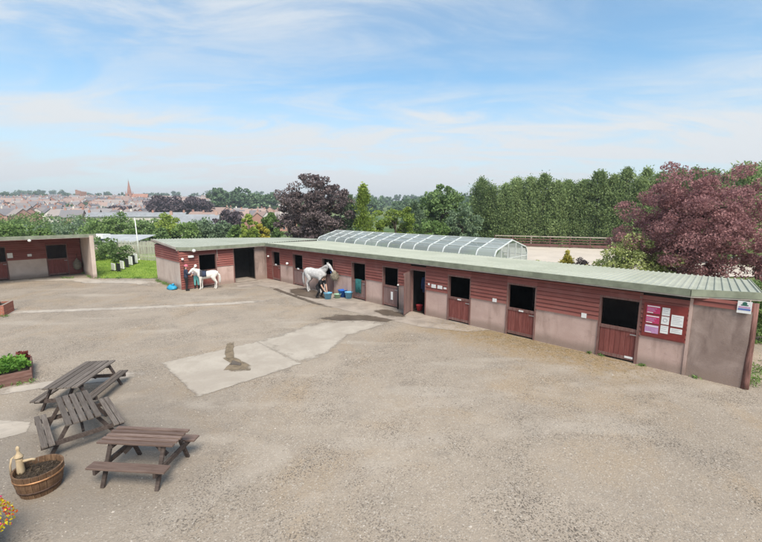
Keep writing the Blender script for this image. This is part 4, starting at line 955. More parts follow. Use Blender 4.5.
    if hair:
        g = MB(); g.tube([hd + ax*.02 - fw*.02, hd + ax*.07 - fw*.015, hd + ax*.115 - fw*.02, hd + ax*.135 - fw*.02], [(.085,.10),(.084,.10),(.06,.075),(.02,.02)], 12, fw)
        g.tube([hd - fw*.05 + ax*.05, hd - fw*.075 - ax*.08, hd - fw*.08 - ax*.20, hd - fw*.07 - ax*hair], [(.06,.06),(.075,.05),(.07,.04),(.03,.02)], 10, fw); remesh(g.build('hair', M['hair'], t_, True), .014, 2)
    if hat:
        g = MB(); g.tube([hd + ax*.005, hd + ax*.06, hd + ax*.12, hd + ax*.155, hd + ax*.165], [(.098,.118),(.100,.120),(.082,.098),(.045,.055),(.01,.01)], 14, fw)
        g.tube([hd + fw*.09 + ax*.03, hd + fw*.165 + ax*.015], [(.075,.014),(.05,.008)], 10); remesh(g.build('helmet', hat, t_, True), .013, 2)
    return t_
mat_lip = mat_simple('lip', (.36,.14,.12), .5, .1, 20)
stand = dict(hip=(0,0,.92), chest=(.01,0,1.28), neck=(.015,0,1.46), head=(.04,0,1.60), lsh=(.01,.185,1.41), rsh=(.01,-.185,1.41), lhp=(0,.09,.88), rhp=(0,-.09,.88), lkn=(.03,.11,.48), rkn=(.02,-.11,.48), lan=(0,.12,.08), ran=(-.03,-.12,.08),
             lel=(.06,.24,1.13), lha=(.24,.20,1.02), rel=(.08,-.23,1.14), rha=(.30,-.16,1.08))
M['pink'] = mat_simple('pink_helmet', (.62,.16,.22), .4, .08, 10)
M['helmet_w'] = mat_simple('white_helmet', (.80,.79,.77), .4, .05, 10)
M['paleshirt'] = mat_simple('pale_shirt', (.55,.50,.52), .85, .2, 10); M['turq'] = mat_simple('turquoise_cloth', (.16,.47,.47), .85, .2, 10)
M['blackc'] = mat_simple('black_cloth', (.016,.016,.018), .85, .3, 10)
p = W3(.95, -5.95); person('person in navy jacket and pink riding helmet holding the white pony', p, A + R(75), stand, M['navy'], M['blackc'], M['pink'], .16, 'long', .96)
p = W3(.62, -5.2); person('person in turquoise trousers and white riding helmet standing behind the white pony', p, A + R(-30), dict(stand, lel=(.10,.25,1.16), lha=(.28,.18,1.22)), M['paleshirt'], M['turq'], M['helmet_w'], .14, 'long', .90)
bend = dict(hip=(-.10,0,.70), chest=(.14,0,.98), neck=(.27,0,1.10), head=(.37,0,1.19), look=(.75,0,.85), lsh=(.20,.18,1.03), rsh=(.20,-.18,1.03), lhp=(-.10,.10,.66), rhp=(-.10,-.10,.66), lkn=(.16,.16,.42), rkn=(.10,-.16,.40), lan=(-.06,.16,.08), ran=(-.12,-.16,.08),
            lel=(.33,.19,.74), lha=(.45,.12,.46), rel=(.34,-.19,.76), rha=(.48,-.10,.48))
p = W3(8.62, -1.25, .012); person('groom in black crouching beside the grey horse and reaching into a bucket', p, A + R(8), bend, M['blackc'], M['blackc'], None, .30, 'short', .98)

def horse(name, label, loc, rz, coat, hair, scale, head_up=0.0, saddle=None, group=None, patch=None, turn=0.0):
    t_ = thing(name, label, 'horse', loc, rz, group); t_.scale = (scale,)*3; b = MB(); YR = Vector((0,0,1))
    b.tube([(-.80,0,1.14),(-.76,0,1.17),(-.62,0,1.20),(-.40,0,1.20),(-.10,0,1.14),(.20,0,1.12),(.42,0,1.15),(.58,0,1.17),(.70,0,1.18)], [(.06,.10),(.17,.20),(.25,.27),(.27,.29),(.28,.30),(.27,.33),(.235,.34),(.18,.26),(.08,.12)], 16, YR)
    hu = head_up; T = turn
    nk = [(.40,0,1.26),(.58,.01*T,1.40+hu*.2),(.76,.06*T,1.56+hu*.5),(.90,.14*T,1.70+hu)]
    b.tube(nk, [(.16,.27),(.12,.21),(.095,.165),(.085,.12)], 12)
    hx, hz = .90, 1.72 + hu
    b.tube([(hx-.06,.12*T,hz+.05),(hx+.06,.18*T,hz+.035),(hx+.18,.25*T,hz-.07),(hx+.32,.33*T,hz-.22),(hx+.41,.38*T,hz-.32),(hx+.44,.40*T,hz-.36)], [(.06,.07),(.088,.11),(.085,.105),(.060,.075),(.056,.062),(.035,.04)], 12)
    for s in (-1, 1):
        y = .145*s; fo = .05*s
        b.tube([(.40,y*.9,1.12),(.42+fo,y,.92),(.44+fo,y,.72),(.45+fo,y,.53),(.46+fo,y,.47),(.45+fo,y,.28),(.45+fo,y,.14),(.49+fo,y,.07),(.51+fo,y,0.02)], [(.12,.16),(.10,.13),(.072,.085),(.060,.066),(.052,.055),(.036,.042),(.046,.05),(.042,.045),(.060,.062)], 10)
        fo = -.06*s
        b.tube([(-.50,y*.85,1.14),(-.44+fo*.3,y,.94),(-.46+fo,y,.78),(-.58+fo,y,.60),(-.63+fo,y,.53),(-.60+fo,y,.30),(-.59+fo,y,.14),(-.55+fo,y,.07),(-.53+fo,y,.02)], [(.15,.24),(.135,.20),(.10,.13),(.062,.08),(.054,.066),(.040,.046),(.048,.052),(.044,.046),(.062,.064)], 10)
        b.tube([(hx-.02,.14*T+.055*s,hz+.08),(hx-.01,.14*T+.065*s,hz+.15),(hx+.0,.14*T+.06*s,hz+.23)], [.030,.034,.006], 6)
    remesh(b.build('body', coat, t_, True), .020, 4)
    for s in (-1, 1):
        MB().tube([(hx+.115,.205*T+.075*s,hz-.01),(hx+.12,.21*T+.090*s,hz-.01),(hx+.125,.21*T+.096*s,hz-.01)], [.016,.020,.008], 8).build('eye', M['eye'], t_)
    g = MB()
    pts = [(-.80,0,1.22),(-.90,0,1.08),(-.93,0,.80),(-.91,0,.55),(-.90,0,.42)]; g.tube(pts, [.045,.075,.085,.07,.015], 10); rr_ = random.Random(4)
    for k in range(7): g.tube([(-.88+rr_.uniform(-.03,.03), rr_.uniform(-.05,.05), .95), (-.92+rr_.uniform(-.05,.05), rr_.uniform(-.07,.07), .6), (-.90+rr_.uniform(-.05,.05), rr_.uniform(-.06,.06), .36+rr_.uniform(0,.1))], [.02,.02,.004], 5)
    g.build('tail', hair, t_, True); g = MB()
    for k in range(15):
        f = k/14; x = .44 + .46*f; z = 1.50 + hu*f + .235*f + .04*math.sin(f*3); y0 = .14*T*f*f
        g.tube([(x,y0,z+.03),(x-.02,y0-.07,z-.02),(x-.035,y0-.115+.03*f,z-.15)], [.022,.030,.006], 5)
    g.tube([(hx-.02,.13*T,hz+.12),(hx+.08,.18*T,hz+.10),(hx+.13,.21*T,hz+.0)], [.03,.03,.008], 6); g.build('mane', hair, t_, True)
    g = MB()   # head collar
    g.lathe([(.094,-.012),(.099,-.012),(.099,.012),(.094,.012)], 16, close=False); nb = g.build('noseband', M['bucket_db'], t_, loc=(hx+.26,.29*T,hz-.155)); nb.rotation_euler = (0, R(42), 0); nb.scale = (.9, .8, 1)
    if saddle:
        m = MB(); n = 12
        for i in range(9):
            x = .02 + .30*i/8
            for k in range(n+1):
                a = R(-15 + 210*k/n); rz_ = .325 + (.012 if i in (0,8) else .0); m.v.append((x, .30*math.cos(a), 1.125 + (rz_+.01)*math.sin(a)))
        for i in range(8):
            for k in range(n): m.f.append((i*(n+1)+k, i*(n+1)+k+1, (i+1)*(n+1)+k+1, (i+1)*(n+1)+k))
        o = m.build('saddle_cloth', saddle, t_, True); sl = o.modifiers.new('thick','SOLIDIFY'); sl.thickness = .02; sl.offset = 1
        m = MB(); m.tube([(-.02,0,1.49),(.06,0,1.475),(.16,0,1.47),(.26,0,1.50),(.31,0,1.52)], [(.10,.03),(.14,.04),(.12,.04),(.10,.045),(.03,.02)], 12); m.build('saddle', M['boot'], t_, True)
    return t_
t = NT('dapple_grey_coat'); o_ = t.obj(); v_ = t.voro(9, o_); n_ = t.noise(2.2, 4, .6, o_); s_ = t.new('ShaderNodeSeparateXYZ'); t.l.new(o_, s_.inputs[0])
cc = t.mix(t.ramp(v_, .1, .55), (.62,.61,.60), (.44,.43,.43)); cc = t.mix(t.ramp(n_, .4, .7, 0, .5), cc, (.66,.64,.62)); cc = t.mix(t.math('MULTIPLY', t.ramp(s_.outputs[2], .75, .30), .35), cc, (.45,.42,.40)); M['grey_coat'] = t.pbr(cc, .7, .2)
t = NT('white_coat'); o_ = t.obj(); n_ = t.noise(1.6, 4, .55, o_)
cc = t.mix(t.ramp(n_, .35, .7), (.66,.62,.57), (.76,.73,.69)); s_ = t.new('ShaderNodeSeparateXYZ'); t.l.new(o_, s_.inputs[0])
pm_ = t.math('MULTIPLY', t.ramp(s_.outputs[0], .12, .20), t.math('MULTIPLY', t.ramp(s_.outputs[0], .55, .47), t.ramp(t.math('ADD', s_.outputs[2], t.math('MULTIPLY', n_, .25)), 1.10, 1.18)))
cc = t.mix(pm_, cc, (.045,.045,.055)); M['white_coat'] = t.pbr(cc, .7, .2)
M['pale_hair'] = mat_simple('pale_horsehair', (.62,.59,.55), .7, .25, 20); M['grey_hair'] = mat_simple('grey_horsehair', (.42,.41,.41), .7, .3, 20)
horse('grey_horse', 'dapple grey horse tied along the long stable wall', (-4.02, 23.92, .014), R(-26), M['grey_coat'], M['grey_hair'], 1.03, -.04, None, None, None, -.35)
rp = MB().tube([(-3.02,23.22,1.42), (-2.95,23.30,1.15), (-2.88,23.45,1.12), (-2.84,23.58,1.30)], .014, 6).build('lead_rope', M['bucket_db'], None, True); tag(rp, 'blue lead rope tying the grey horse to the wall', 'rope')
horse('white_pony', 'white pony with a dark shoulder patch and saddle cloth beside the wing', W3(1.32, -4.78, 0), A + R(-118), M['white_coat'], M['pale_hair'], .82, -.12, M['navy'], None, None, .5)

# ================================================================== glasshouse behind the long stable
GH = thing('glasshouse', 'long white-framed glasshouse with curved eaves behind the stable roof', 'greenhouse', W3(0, 7.3, 0), A)
GX0, GX1, GW, GHt = -3.2, 15.0, 4.6, 3.12
prof = []
for y, z in ((0,.02),(0,1.95)): prof.append((y, z))
for a in (22, 44, 66): prof.append((.52 - .52*math.cos(R(a)), 1.95 + .70*math.sin(R(a))))
prof.append((.62, 2.66)); prof.append((GW/2, GHt)); full = prof + [(GW - y, z) for y, z in prof[-2::-1]]
M['gh_frame'] = mat_simple('white_aluminium', (.66,.69,.68), .4, .08, 9, .5)
t = NT('greenhouse_glass'); tr = t.new('ShaderNodeBsdfTransparent'); t.put(tr.inputs[0], (.86,.93,.92)); gl = t.new('ShaderNodeBsdfGlossy'); gl.inputs['Roughness'].default_value = .18; t.put(gl.inputs[0], (.9,.95,.97))
df = t.new('ShaderNodeBsdfTranslucent'); t.put(df.inputs[0], (.86,.89,.88)); df2 = t.new('ShaderNodeBsdfDiffuse'); t.put(df2.inputs[0], (.82,.86,.85))
ad = t.new('ShaderNodeMixShader'); ad.inputs[0].default_value = .55; t.l.new(df.outputs[0], ad.inputs[1]); t.l.new(df2.outputs[0], ad.inputs[2])
m1 = t.new('ShaderNodeMixShader'); t.put(m1.inputs[0], t.math('ADD', t.math('MULTIPLY', t.rnd(), .25), .28)); t.l.new(tr.outputs[0], m1.inputs[1]); t.l.new(ad.outputs[0], m1.inputs[2])
fr = t.new('ShaderNodeFresnel'); fr.inputs[0].default_value = 1.45; m2 = t.new('ShaderNodeMixShader'); t.l.new(t.math('MULTIPLY', fr.outputs[0], .9), m2.inputs[0]); t.l.new(m1.outputs[0], m2.inputs[1]); t.l.new(gl.outputs[0], m2.inputs[2])
t.l.new(m2.outputs[0], t.out.inputs['Surface']); M['gh_glass'] = t.m
nb = 14; bw = (GX1 - GX0) / nb
rib = MB()
for (y0, z0), (y1, z1) in zip(full[:-1], full[1:]): rib.bar((0,y0,z0), (0,y1,z1), .07, .07)
rm = rib.mesh('rib', M['gh_frame'])
for i in range(nb+1): link('rib', rm, GH, loc=(GX0 + i*bw, 0, 0))
for y, z in (full[0], (full[1][0], 1.0), full[1], full[5], (.62+.84, 2.66+.23), full[6], (GW-.62-.84, 2.66+.23), full[7], full[-2], full[-1]): MB().bar((GX0,y,z+.035), (GX1,y,z+.035), .05, .05).build('purlin', M['gh_frame'], GH)
def pane_mesh(sec):
    m = MB(); hw = bw/2 - .04
    for (y0, z0), (y1, z1) in zip(sec[:-1], sec[1:]): m.poly([(-hw,y0,z0), (hw,y0,z0), (hw,y1,z1), (-hw,y1,z1)])
    me = m.mesh('pane', M['gh_glass']); return me
mid = (1.46, 2.89)
secs = [[(0,.08),(0,.98)], [(0,1.04),(0,1.92)], full[1:6], [full[5], mid], [mid, full[6]], [full[6], (GW-mid[0], mid[1])], [(GW-mid[0], mid[1]), full[7]], full[7:12], [(GW,1.92),(GW,.08)]]
for sec in secs:
    me = pane_mesh(sec)
    for i in range(nb): link('pane', me, GH, loc=(GX0 + (i+.5)*bw, 0, 0))
for ex in (GX0, GX1):
    for y in (.9, 1.75, 2.85, 3.7):
        zt = float(np.interp(y, [q[0] for q in full[5:8]], [q[1] for q in full[5:8]])); MB().bar((ex,y,.02), (ex,y,zt), .05, .05).build('mullion', M['gh_frame'], GH)
    MB().bar((ex,.02,1.95), (ex,GW-.02,1.95), .05, .05).build('transom', M['gh_frame'], GH)
    ys = [0.05,.9,1.75,2.85,3.7,GW-.05]
    for a, b in zip(ys[:-1], ys[1:]):
        f = lambda y: float(np.interp(y, [0,.0+.06,.3,.62,GW/2,GW-.62,GW-.3,GW-.06,GW], [1.95,2.2,2.5,2.66,GHt,2.66,2.5,2.2,1.95])) - .06
        MB().poly([(ex,a+.03,.05),(ex,b-.03,.05),(ex,b-.03,min(1.92,f(b-.03))),(ex,a+.03,min(1.92,f(a+.03)))]).build('pane', M['gh_glass'], GH)
        if f((a+b)/2) > 2.0: MB().poly([(ex,a+.03,1.98),(ex,b-.03,1.98),(ex,b-.03,max(1.99,f(b-.03))),(ex,a+.03,max(1.99,f(a+.03)))]).build('pane', M['gh_glass'], GH)
# benches with plants inside
gb = thing('potting_bench', 'green plants on benching inside the glasshouse', 'bench', W3(0, 7.3, 0), A)
MB().b2(GX0+1, GX1-1, .5, 1.5, .75, .8).build('bench_top', M['metal'], gb)
for x in np.linspace(GX0+1.5, GX1-1.5, 7): MB().b2(x-.03, x+.03, .6, 1.4, .02, .749).build('bench_leg', M['metal'], gb)
rng = np.random.default_rng(31); P = np.stack([rng.uniform(GX0+1, GX1-1, 1500), rng.uniform(.5,1.5,1500), rng.uniform(.82,1.35,1500)],1); link('plants', leaf_mesh('plants', P, .2, L_['green_d'], rng), gb)['kind'] = 'stuff'

# ================================================================== arena fence
M['rail'] = mat_wood('arena_rail', (.13,.055,.05), (.24,.14,.125), (2, 20, 20), .85, .3)
M['rail_pale'] = mat_wood('pale_rail', (.40,.34,.29), (.52,.46,.40), (2, 20, 20), .85, .3)
AF = thing('arena_fence', 'dark red timber rail fence with kickboards along the far side of the sand arena', 'fence', (16.5, 56.8, .04), math.atan2(-7.6, 19))
FL = 27.0
for i in range(12): MB().b2(-.07, .07, -.07, .07, -.1, 1.55).build('post', M['rail_pale'] if i % 4 == 2 else M['rail'], AF, loc=(i*FL/11, 0, 0))
for z, h, mt in ((1.46,.13,M['rail_pale']), (1.08,.12,M['rail']), (.72,.12,M['rail']), (.28,.36,M['rail'])):
    for i in range(11): MB().b2(-FL/22+.01, FL/22-.01, -.12, -.075, -h/2, h/2).build('rail', mt, AF, loc=((i+.5)*FL/11, 0, z))

# ================================================================== near trees and shrubs
tree('plum_tree', 'broad purple-leaved plum tree behind the near end of the long stable', 'tree', 16.15, 20.3, 0, 4.05, (3.75,3.6,3.2), 52000, .12, L_['plum'], 101, None, 300, .52, .20, .2, .95, .25, .24, 26)
tree('plum_tree', 'smaller purple-leaved plum tree beside the gravel behind the corner post', 'tree', 20.9, 18.6, 0, 2.0, (2.5,2.4,1.8), 18000, .13, L_['plum'], 102, None, 110, .55, .12, .25, .95, .1)
tree('variegated_shrub', 'rounded yellow-green variegated shrub behind the stable roof', 'shrub', 13.0, 19.9, 0, 2.0, (1.95,1.7,1.75), 11000, .13, L_['varieg'], 103, None, 90, .42, .06, .3, .9, .3)
tree('golden_shrub', 'low golden shrub at the foot of the variegated shrub', 'shrub', 11.55, 21.2, 0, 1.3, (1.15,1.0,1.0), 3600, .12, L_['yellow'], 104, None, 50, .3, .05, .3, .9, .3)
conifer('golden_conifer', 'small upright golden conifer at the arena edge', 'conifer', 12.3, 25.8, 0, 2.45, .62, 2600, .16, L_['yellow'], 105, None, .7)
tree('purple_shrub', 'small round purple shrub next to the golden conifer', 'shrub', 13.1, 25.4, 0, 1.25, (.72,.7,.7), 1700, .13, L_['copper'], 106, None, 30, .22, .04, .3, .9)
tree('golden_shrub', 'low yellowish shrub between the glasshouse end and the golden conifer', 'shrub', 10.7, 26.4, 0, 1.05, (1.35,.8,.75), 1800, .13, L_['varieg'], 107, None, 36, .25, .04, .3, .9)
tree('green_bush', 'dark green bush behind the corner post', 'bush', 14.6, 14.9, 0, 1.1, (1.2,1.1,1.1), 6000, .11, L_['green'], 108, None, 60, .3, .05, .3, .95, .2)
tree('green_bush', 'low sprawling green bush on the bank past the corner post', 'bush', 16.0, 13.3, 0, .7, (1.3,1.0,.7), 4000, .11, L_['green_d'], 109, None, 50, .25, .05, .3, .95, .2)
rr = random.Random(44)
hx0, hy0, hx1, hy1 = 15.2, 60.5, 47.0, 46.5; nh = 21
for i in range(nh):
    f = i/(nh-1); x = hx0 + (hx1-hx0)*f + rr.uniform(-.25,.25); y = hy0 + (hy1-hy0)*f + rr.uniform(-.4,.4)
    conifer('hedge_conifer', 'first conifer of the dense row, beside the grey-green willow-like tree' if i == 0 else 'tall dark green conifer in the dense row along the far arena fence', 'conifer', x, y, float(terr(x,y)), 9.4 + rr.uniform(-.7,.8) + f*1.3, 2.0, 10000, .31, L_['leyland'], 200+i, 'conifers in the arena row', .34, .0, .2)
for i, (x, y, h) in enumerate(((33.2,36.5,9.6), (36.3,37.5,10.3), (40.5,38.5,10.4), (46,40,10.0))):
    conifer('hedge_conifer', 'tall green conifer rising behind the purple plum trees', 'conifer', x, y, 0, h, 1.9, 4200, .42, L_['leyland'], 240+i, 'conifers behind the plum trees', .5, .02, .2)
# copper beech and middle distance
def px(xp, Y): return (xp - 381.0) / 392.0 * Y
tree('copper_beech', 'large dark copper beech rising behind the stable roof', 'tree', px(315,46), 46, 0, 4.6, (4.5,4.3,4.5), 26000, .27, L_['copper'], 110, None, 210, .75, .3, .25, .95, .15, .14, 14)
conifer('light_conifer', 'slim bright green conifer next to the copper beech', 'conifer', px(364,44), 44, 0, 8.3, 1.35, 5200, .30, L_['lime'], 111, None, .62, .03)
conifer('blue_conifer', 'blue-green conifer tucked against the copper beech', 'conifer', px(351,46), 46, 0, 6.9, 1.5, 4200, .30, L_['green_b'], 112, None, .7, .03)
tree('broad_tree', 'broad mid-green tree beyond the glasshouse with rounded crown', 'tree', px(441,54), 54, 0, 4.3, (4.6,4.2,4.2), 15000, .34, L_['green_d'], 113, None, 130, .8, .22, .3, .95)
tree('broad_tree', 'yellow-green tree just beyond the middle of the glasshouse', 'tree', px(396,46), 46, 0, 3.1, (2.8,2.2,2.2), 6000, .27, L_['lime'], 114, None, 70, .5, .12, .3, .95)
tree('broad_tree', 'grey-green willow-like tree beside the end of the conifer row', 'tree', px(462,48), 48, 0, 3.1, (2.4,2.2,3.0), 7000, .28, L_['green_b'], 115, None, 70, .55, .14, .3, .95, .5)
conifer('blue_conifer', 'grey-blue conifer between the yellow-green and broad trees', 'conifer', px(414,50), 50, 0, 6.2, 2.1, 4600, .30, L_['green_b'], 116, None, .8, .03)
tree('broad_tree', 'pale green tree low beyond the glasshouse roof', 'tree', px(430,45), 45, 0, 2.3, (2.4,2.0,1.6), 4600, .26, L_['green'], 117, None, 60, .5, .1, .3, .95)
specs = [  # xpix, depth, top y pix, half width pix, material, label
 (100,70,219,13,'green','round green tree behind the lawn nearest the left stable'), (121,74,214,16,'green','large round green tree behind the white pole'), (148,72,217,14,'green_d','dark rounded tree behind the picket fence'),
 (170,66,213,13,'lime','light green tree with a tall crown behind the wing roof'), (188,64,221,11,'green','low green tree in front of the slate-roofed house'), (205,66,222,13,'green_b','pale green tree beside the slate-roofed house'),
 (226,66,222,10,'green_b','small blue-green tree in front of the round copper tree'), (238,60,224,8,'green','small green tree behind the stable corner'), (250,58,217,7,'lime','yellow-green tree behind the stable corner roof'), (262,60,222,7,'yellow','golden tree left of the copper beech'), (272,62,214,9,'green','leafy green tree against the left side of the copper beech'),
 (158,62,226,10,'green_d','low dark tree at the back of the wing'), (135,62,228,9,'green','low bushy tree between picket fence and wing')]
for i, (xp, Y, yt, hw, mk, lb) in enumerate(specs):
    x = px(xp, Y); z0 = float(terr(x, Y)); top = 5 + (211 - yt) * Y / 392.0; r_ = hw * Y / 392.0 * 1.12; hgt = top - z0; rz_ = max(1.2, hgt * .46)
    tree('field_tree', lb, 'tree', x, Y, z0, hgt - rz_, (r_, r_, rz_), 3600, .40, L_[mk], 300+i, None, 55, r_*.34, None, .35, .95, 0, .3, 6)
for i, (xp, Y, yt, hw) in enumerate(((-4,46,224,10), (12,47,222,12), (30,48,224,11), (44,49,227,9))):
    x = px(xp, Y); z0 = float(terr(x, Y)); top = 5 + (211 - yt) * Y / 392.0; r_ = hw * Y / 392.0 * 1.2
    tree('garden_bush', 'light green bushy tree showing over the left stable roof', 'tree', x, Y, z0, (top - z0)*.55, (r_, r_, (top-z0)*.46), 3000, .28, L_['green'], 330+i, 'bushes behind the left stable', 45, r_*.34, None, .35, .95)
for i in range(16):
    Y = 78 + 9*(i % 6); xp = -12 + i*7.2; x = px(xp, Y); z0 = float(terr(x, Y)); r_ = 2.3 + (i*37 % 10)*.13
    tree('field_tree', 'leafy green tree on the slope between the left stable and the town', 'tree', x, Y, z0, r_*1.25, (r_*1.2, r_*1.2, r_*1.15), 2000, .42, L_['green' if i % 3 else 'green_b'], 360+i, 'trees below the town', 40, r_*.34, None, .35, .95, 0, .3, 5)
# distant dark trees
def far_tree(name, lb, xp, Y, ytop, ybot, hw, mk, seed, n=2600, group=None):
    x = px(xp, Y); top = 5 + (211 - ytop)*Y/392.0; bot = 5 + (211 - ybot)*Y/392.0; z0 = float(terr(x, Y)); r_ = hw*Y/392.0; c = (top + min(bot, top-2))/2; rz_ = (top - min(bot, top-2))/2
    tree(name, lb, 'tree', x, Y, z0, c - z0, (r_, r_*.9, rz_), n, max(.4, .0065*Y), L_[mk], seed, group, 70, r_*.28, max(.2, r_*.06), .3, .95, 0, .25, 5)
far_tree('copper_beech', 'small far dark copper tree in front of the church spire', 125, 230, 206, 217, 14, 'copper_far', 401)
far_tree('copper_beech', 'wide dark copper tree standing over the slate-roofed house', 168, 190, 197, 219, 19, 'copper_far', 402, 4200)
far_tree('copper_beech', 'second dark copper tree merged with the wide one above the slate roof', 196, 195, 199, 219, 17, 'copper_far', 403, 3600)
far_tree('copper_beech', 'round dark purple tree behind the small blue-green tree', 230, 110, 211, 231, 13, 'copper_far', 404, 3400)
far_tree('far_tree', 'olive tree beside the small far copper tree', 108, 235, 208, 216, 8, 'far', 405)
for i, (xp, yt, yb, hw) in enumerate(((222,189,213,11), (240,188,214,13), (256,191,215,12), (270,194,216,11))):
    far_tree('far_tree', 'tall blue-green tree in the hilltop clump left of the copper beech', xp, 260 + i*8, yt, yb, hw, 'far', 410+i, 2600, 'clump of tall far trees')
rr = random.Random(93)
for i in range(26):
    xp = rr.uniform(352, 478); Y = rr.uniform(230, 560)
    far_tree('far_tree', 'hazy rounded tree on the far slope beyond the glasshouse', xp, Y, rr.uniform(195, 203), 214, rr.uniform(6, 11), 'far', 520+i, 900, 'trees on the slope beyond the glasshouse')
rr = random.Random(91)
xx = -14
ridge = []
while xx < 480:
    w = rr.uniform(5, 11); ridge.append((xx, w)); xx += w * rr.uniform(.75, 1.7) if xx < 105 or xx > 350 else w * rr.uniform(1.2, 2.6)
for i, (xp, w) in enumerate(ridge):
    Y = rr.uniform(800, 960); x = px(xp, Y); z0 = float(terr(x, Y)); h = rr.uniform(9, 17) * (1.2 if xp < 60 else 1.0)
    tree('ridge_tree', 'small hazy tree on the far skyline ridge', 'tree', x, Y, z0, h*.55, (w*Y/392*.62, 6, h*.47), 420, 4.2, L_['far'], 430+i, 'trees along the far ridge', 18, h*.22, .5, .3, .9, 0, .35, 2)

# ================================================================== town
def mat_wall(name, cols, rough=.9):
    t = NT(name); r = t.rnd(); cr = t.new('ShaderNodeValToRGB'); cr.color_ramp.interpolation = 'CONSTANT'; t.l.new(r, cr.inputs[0]); e = cr.color_ramp.elements
    while len(e) < len(cols): e.new(.5)
    for i, c in enumerate(cols): e[i].position = i/len(cols); e[i].color = (*c, 1)
    n = t.noise(.5, 4, .6); return t.pbr(t.mix(t.ramp(n, .4, .7, 0, .3), cr.outputs[0], (.28,.2,.17)), rough, .15)
M['house_wall'] = mat_wall('house_walls', [(.38,.20,.155), (.44,.25,.20), (.60,.56,.51), (.42,.22,.17), (.70,.66,.60), (.36,.21,.175), (.50,.33,.27)])
M['house_roof'] = mat_wall('house_roofs', [(.17,.165,.18), (.30,.215,.19), (.26,.25,.255), (.36,.26,.225), (.20,.195,.21), (.32,.28,.265)])
M['slate'] = mat_simple('slate', (.27,.28,.30), .7, .15, .6); M['window_dark'] = mat_simple('window_glass', (.05,.06,.075), .2, .2, 2, .6)
_hm = {}
def house_meshes(L, W_, E_, Rg):
    k = (L, W_, E_, Rg)
    if k in _hm: return _hm[k]
    w = MB(); hl, hw = L/2, W_/2
    w.v = [(-hl,-hw,-3),(hl,-hw,-3),(hl,hw,-3),(-hl,hw,-3),(-hl,-hw,E_),(hl,-hw,E_),(hl,hw,E_),(-hl,hw,E_),(-hl,0,Rg-.12),(hl,0,Rg-.12)]
    w.f = [(0,1,5,4),(2,3,7,6),(1,2,6,9,5),(3,0,4,8,7)]
    r = MB(); o = .35; dz = .25
    r.v = [(-hl-o,-hw-o,E_-dz),(hl+o,-hw-o,E_-dz),(hl+o,0,Rg),(-hl-o,0,Rg),(-hl-o,hw+o,E_-dz),(hl+o,hw+o,E_-dz)]; r.v += [(x,y,z+.15) for x,y,z in r.v]
    r.f = [(0,1,2,3)[::-1],(3,2,5,4)[::-1],(6,7,8,9),(9,8,11,10),(0,1,7,6),(5,4,10,11),(1,2,8,7),(2,5,11,8),(3,0,6,9),(4,3,9,10)]
    c = MB().b2(-.4,.4,-.28,.28,-1.2,.9); c.b2(-.28,-.08,-.1,.1,.901,1.2); c.b2(.08,.28,-.1,.1,.901,1.2)
    wi = MB().b2(-.55,.55,-.05,.05,-.7,.7)
    _hm[k] = (w.mesh('wall', M['house_wall']), r.mesh('roof', M['house_roof']), c.mesh('chimney', M['house_wall']), wi.mesh('window', M['window_dark'])); return _hm[k]
def house(label, x, y, rz, L, W_, E_, Rg, nchim, windows, group=None, roofmat=None):
    z0 = float(terr(x, y)); t_ = thing('house', label, 'house', (x, y, z0), rz, group); mw, mr, mc, mi = house_meshes(L, W_, E_, Rg)
    link('wall', mw, t_); ro = link('roof', mr, t_)
    if roofmat: ro.data = mr.copy(); ro.data.materials.clear(); ro.data.materials.append(roofmat)
    for k in range(nchim): link('chimney', mc, ro, loc=(-L/2 + .6 + (L-1.2)*(k/max(1,nchim-1) if nchim > 1 else .1), 0, Rg))
    if windows:
        nw = max(2, int(L/3.2))
        for k in range(nw):
            for z in (1.5, 4.0):
                if z + .7 < E_: link('window', mi, t_, loc=(-L/2 + L*(k+.5)/nw, -W_/2, z))
    return t_
rr = random.Random(17); ds = np.linspace(150, 860, 400); placed = []
def yrow(xp, Y): x = px(xp, Y); return 211 - (float(terr(x, Y)) + 3 - 5) * 392.0 / Y
tries = 0; nhouse = 0; sizes = [(8,7,5.2,8.2), (14,7.5,5.2,8.4), (22,7.5,5.2,8.4), (10,8,5.4,9.0), (32,8,5.3,8.6)]
lab = {0:'small detached brick house in the hillside town', 1:'pair of joined brick houses in the hillside town', 2:'short terrace of houses in the hillside town', 3:'tall gabled house in the hillside town', 4:'long terrace row of houses in the hillside town'}
while nhouse < 285 and tries < 9000:
    tries += 1
    xp = rr.uniform(-16, 290) if rr.random() < .55 else rr.uniform(-16, 150); yt = rr.uniform(199.5, 229)
    rows = [(abs(yrow(xp, Y) - yt), Y) for Y in ds[::8]]; Y = min(rows)[1] + rr.uniform(-8, 8)
    if Y < 178: continue
    if Y < 225 and rr.random() < .5: continue
    x = px(xp, Y); k = rr.choices(range(5), (3,4,4,2,2))[0] if Y > 225 else 0; L, W_, E_, Rg = sizes[k]
    if any((x-a)**2 + (Y-b)**2 < (0.45*(L+c) + 2)**2 for a, b, c in placed): continue
    placed.append((x, Y, L)); ang = R(rr.choice((14, 22, -30, 104)) + rr.uniform(-6, 6))
    house(lab[k], x, Y, ang, L, W_, E_, Rg, 1 if k in (0,3) else (2 if k == 1 else 4), Y < 340, 'houses of the hillside town ' + str(k)); nhouse += 1
house('long slate-roofed house with red brick wall behind the wing roof', px(196,118), 118, R(8), 14, 7, 4.8, 7.6, 2, True, None, M['slate'])
house('broad grey-roofed hall behind the left stable roof', px(82,130), 130, R(-38), 15, 9, 1.6, 5.2, 0, False, None, M['slate'])
house('long low grey-roofed terrace behind the round green trees', px(140,172), 172, R(6), 40, 4.5, 6.4, 8.0, 4, True, None, M['slate'])
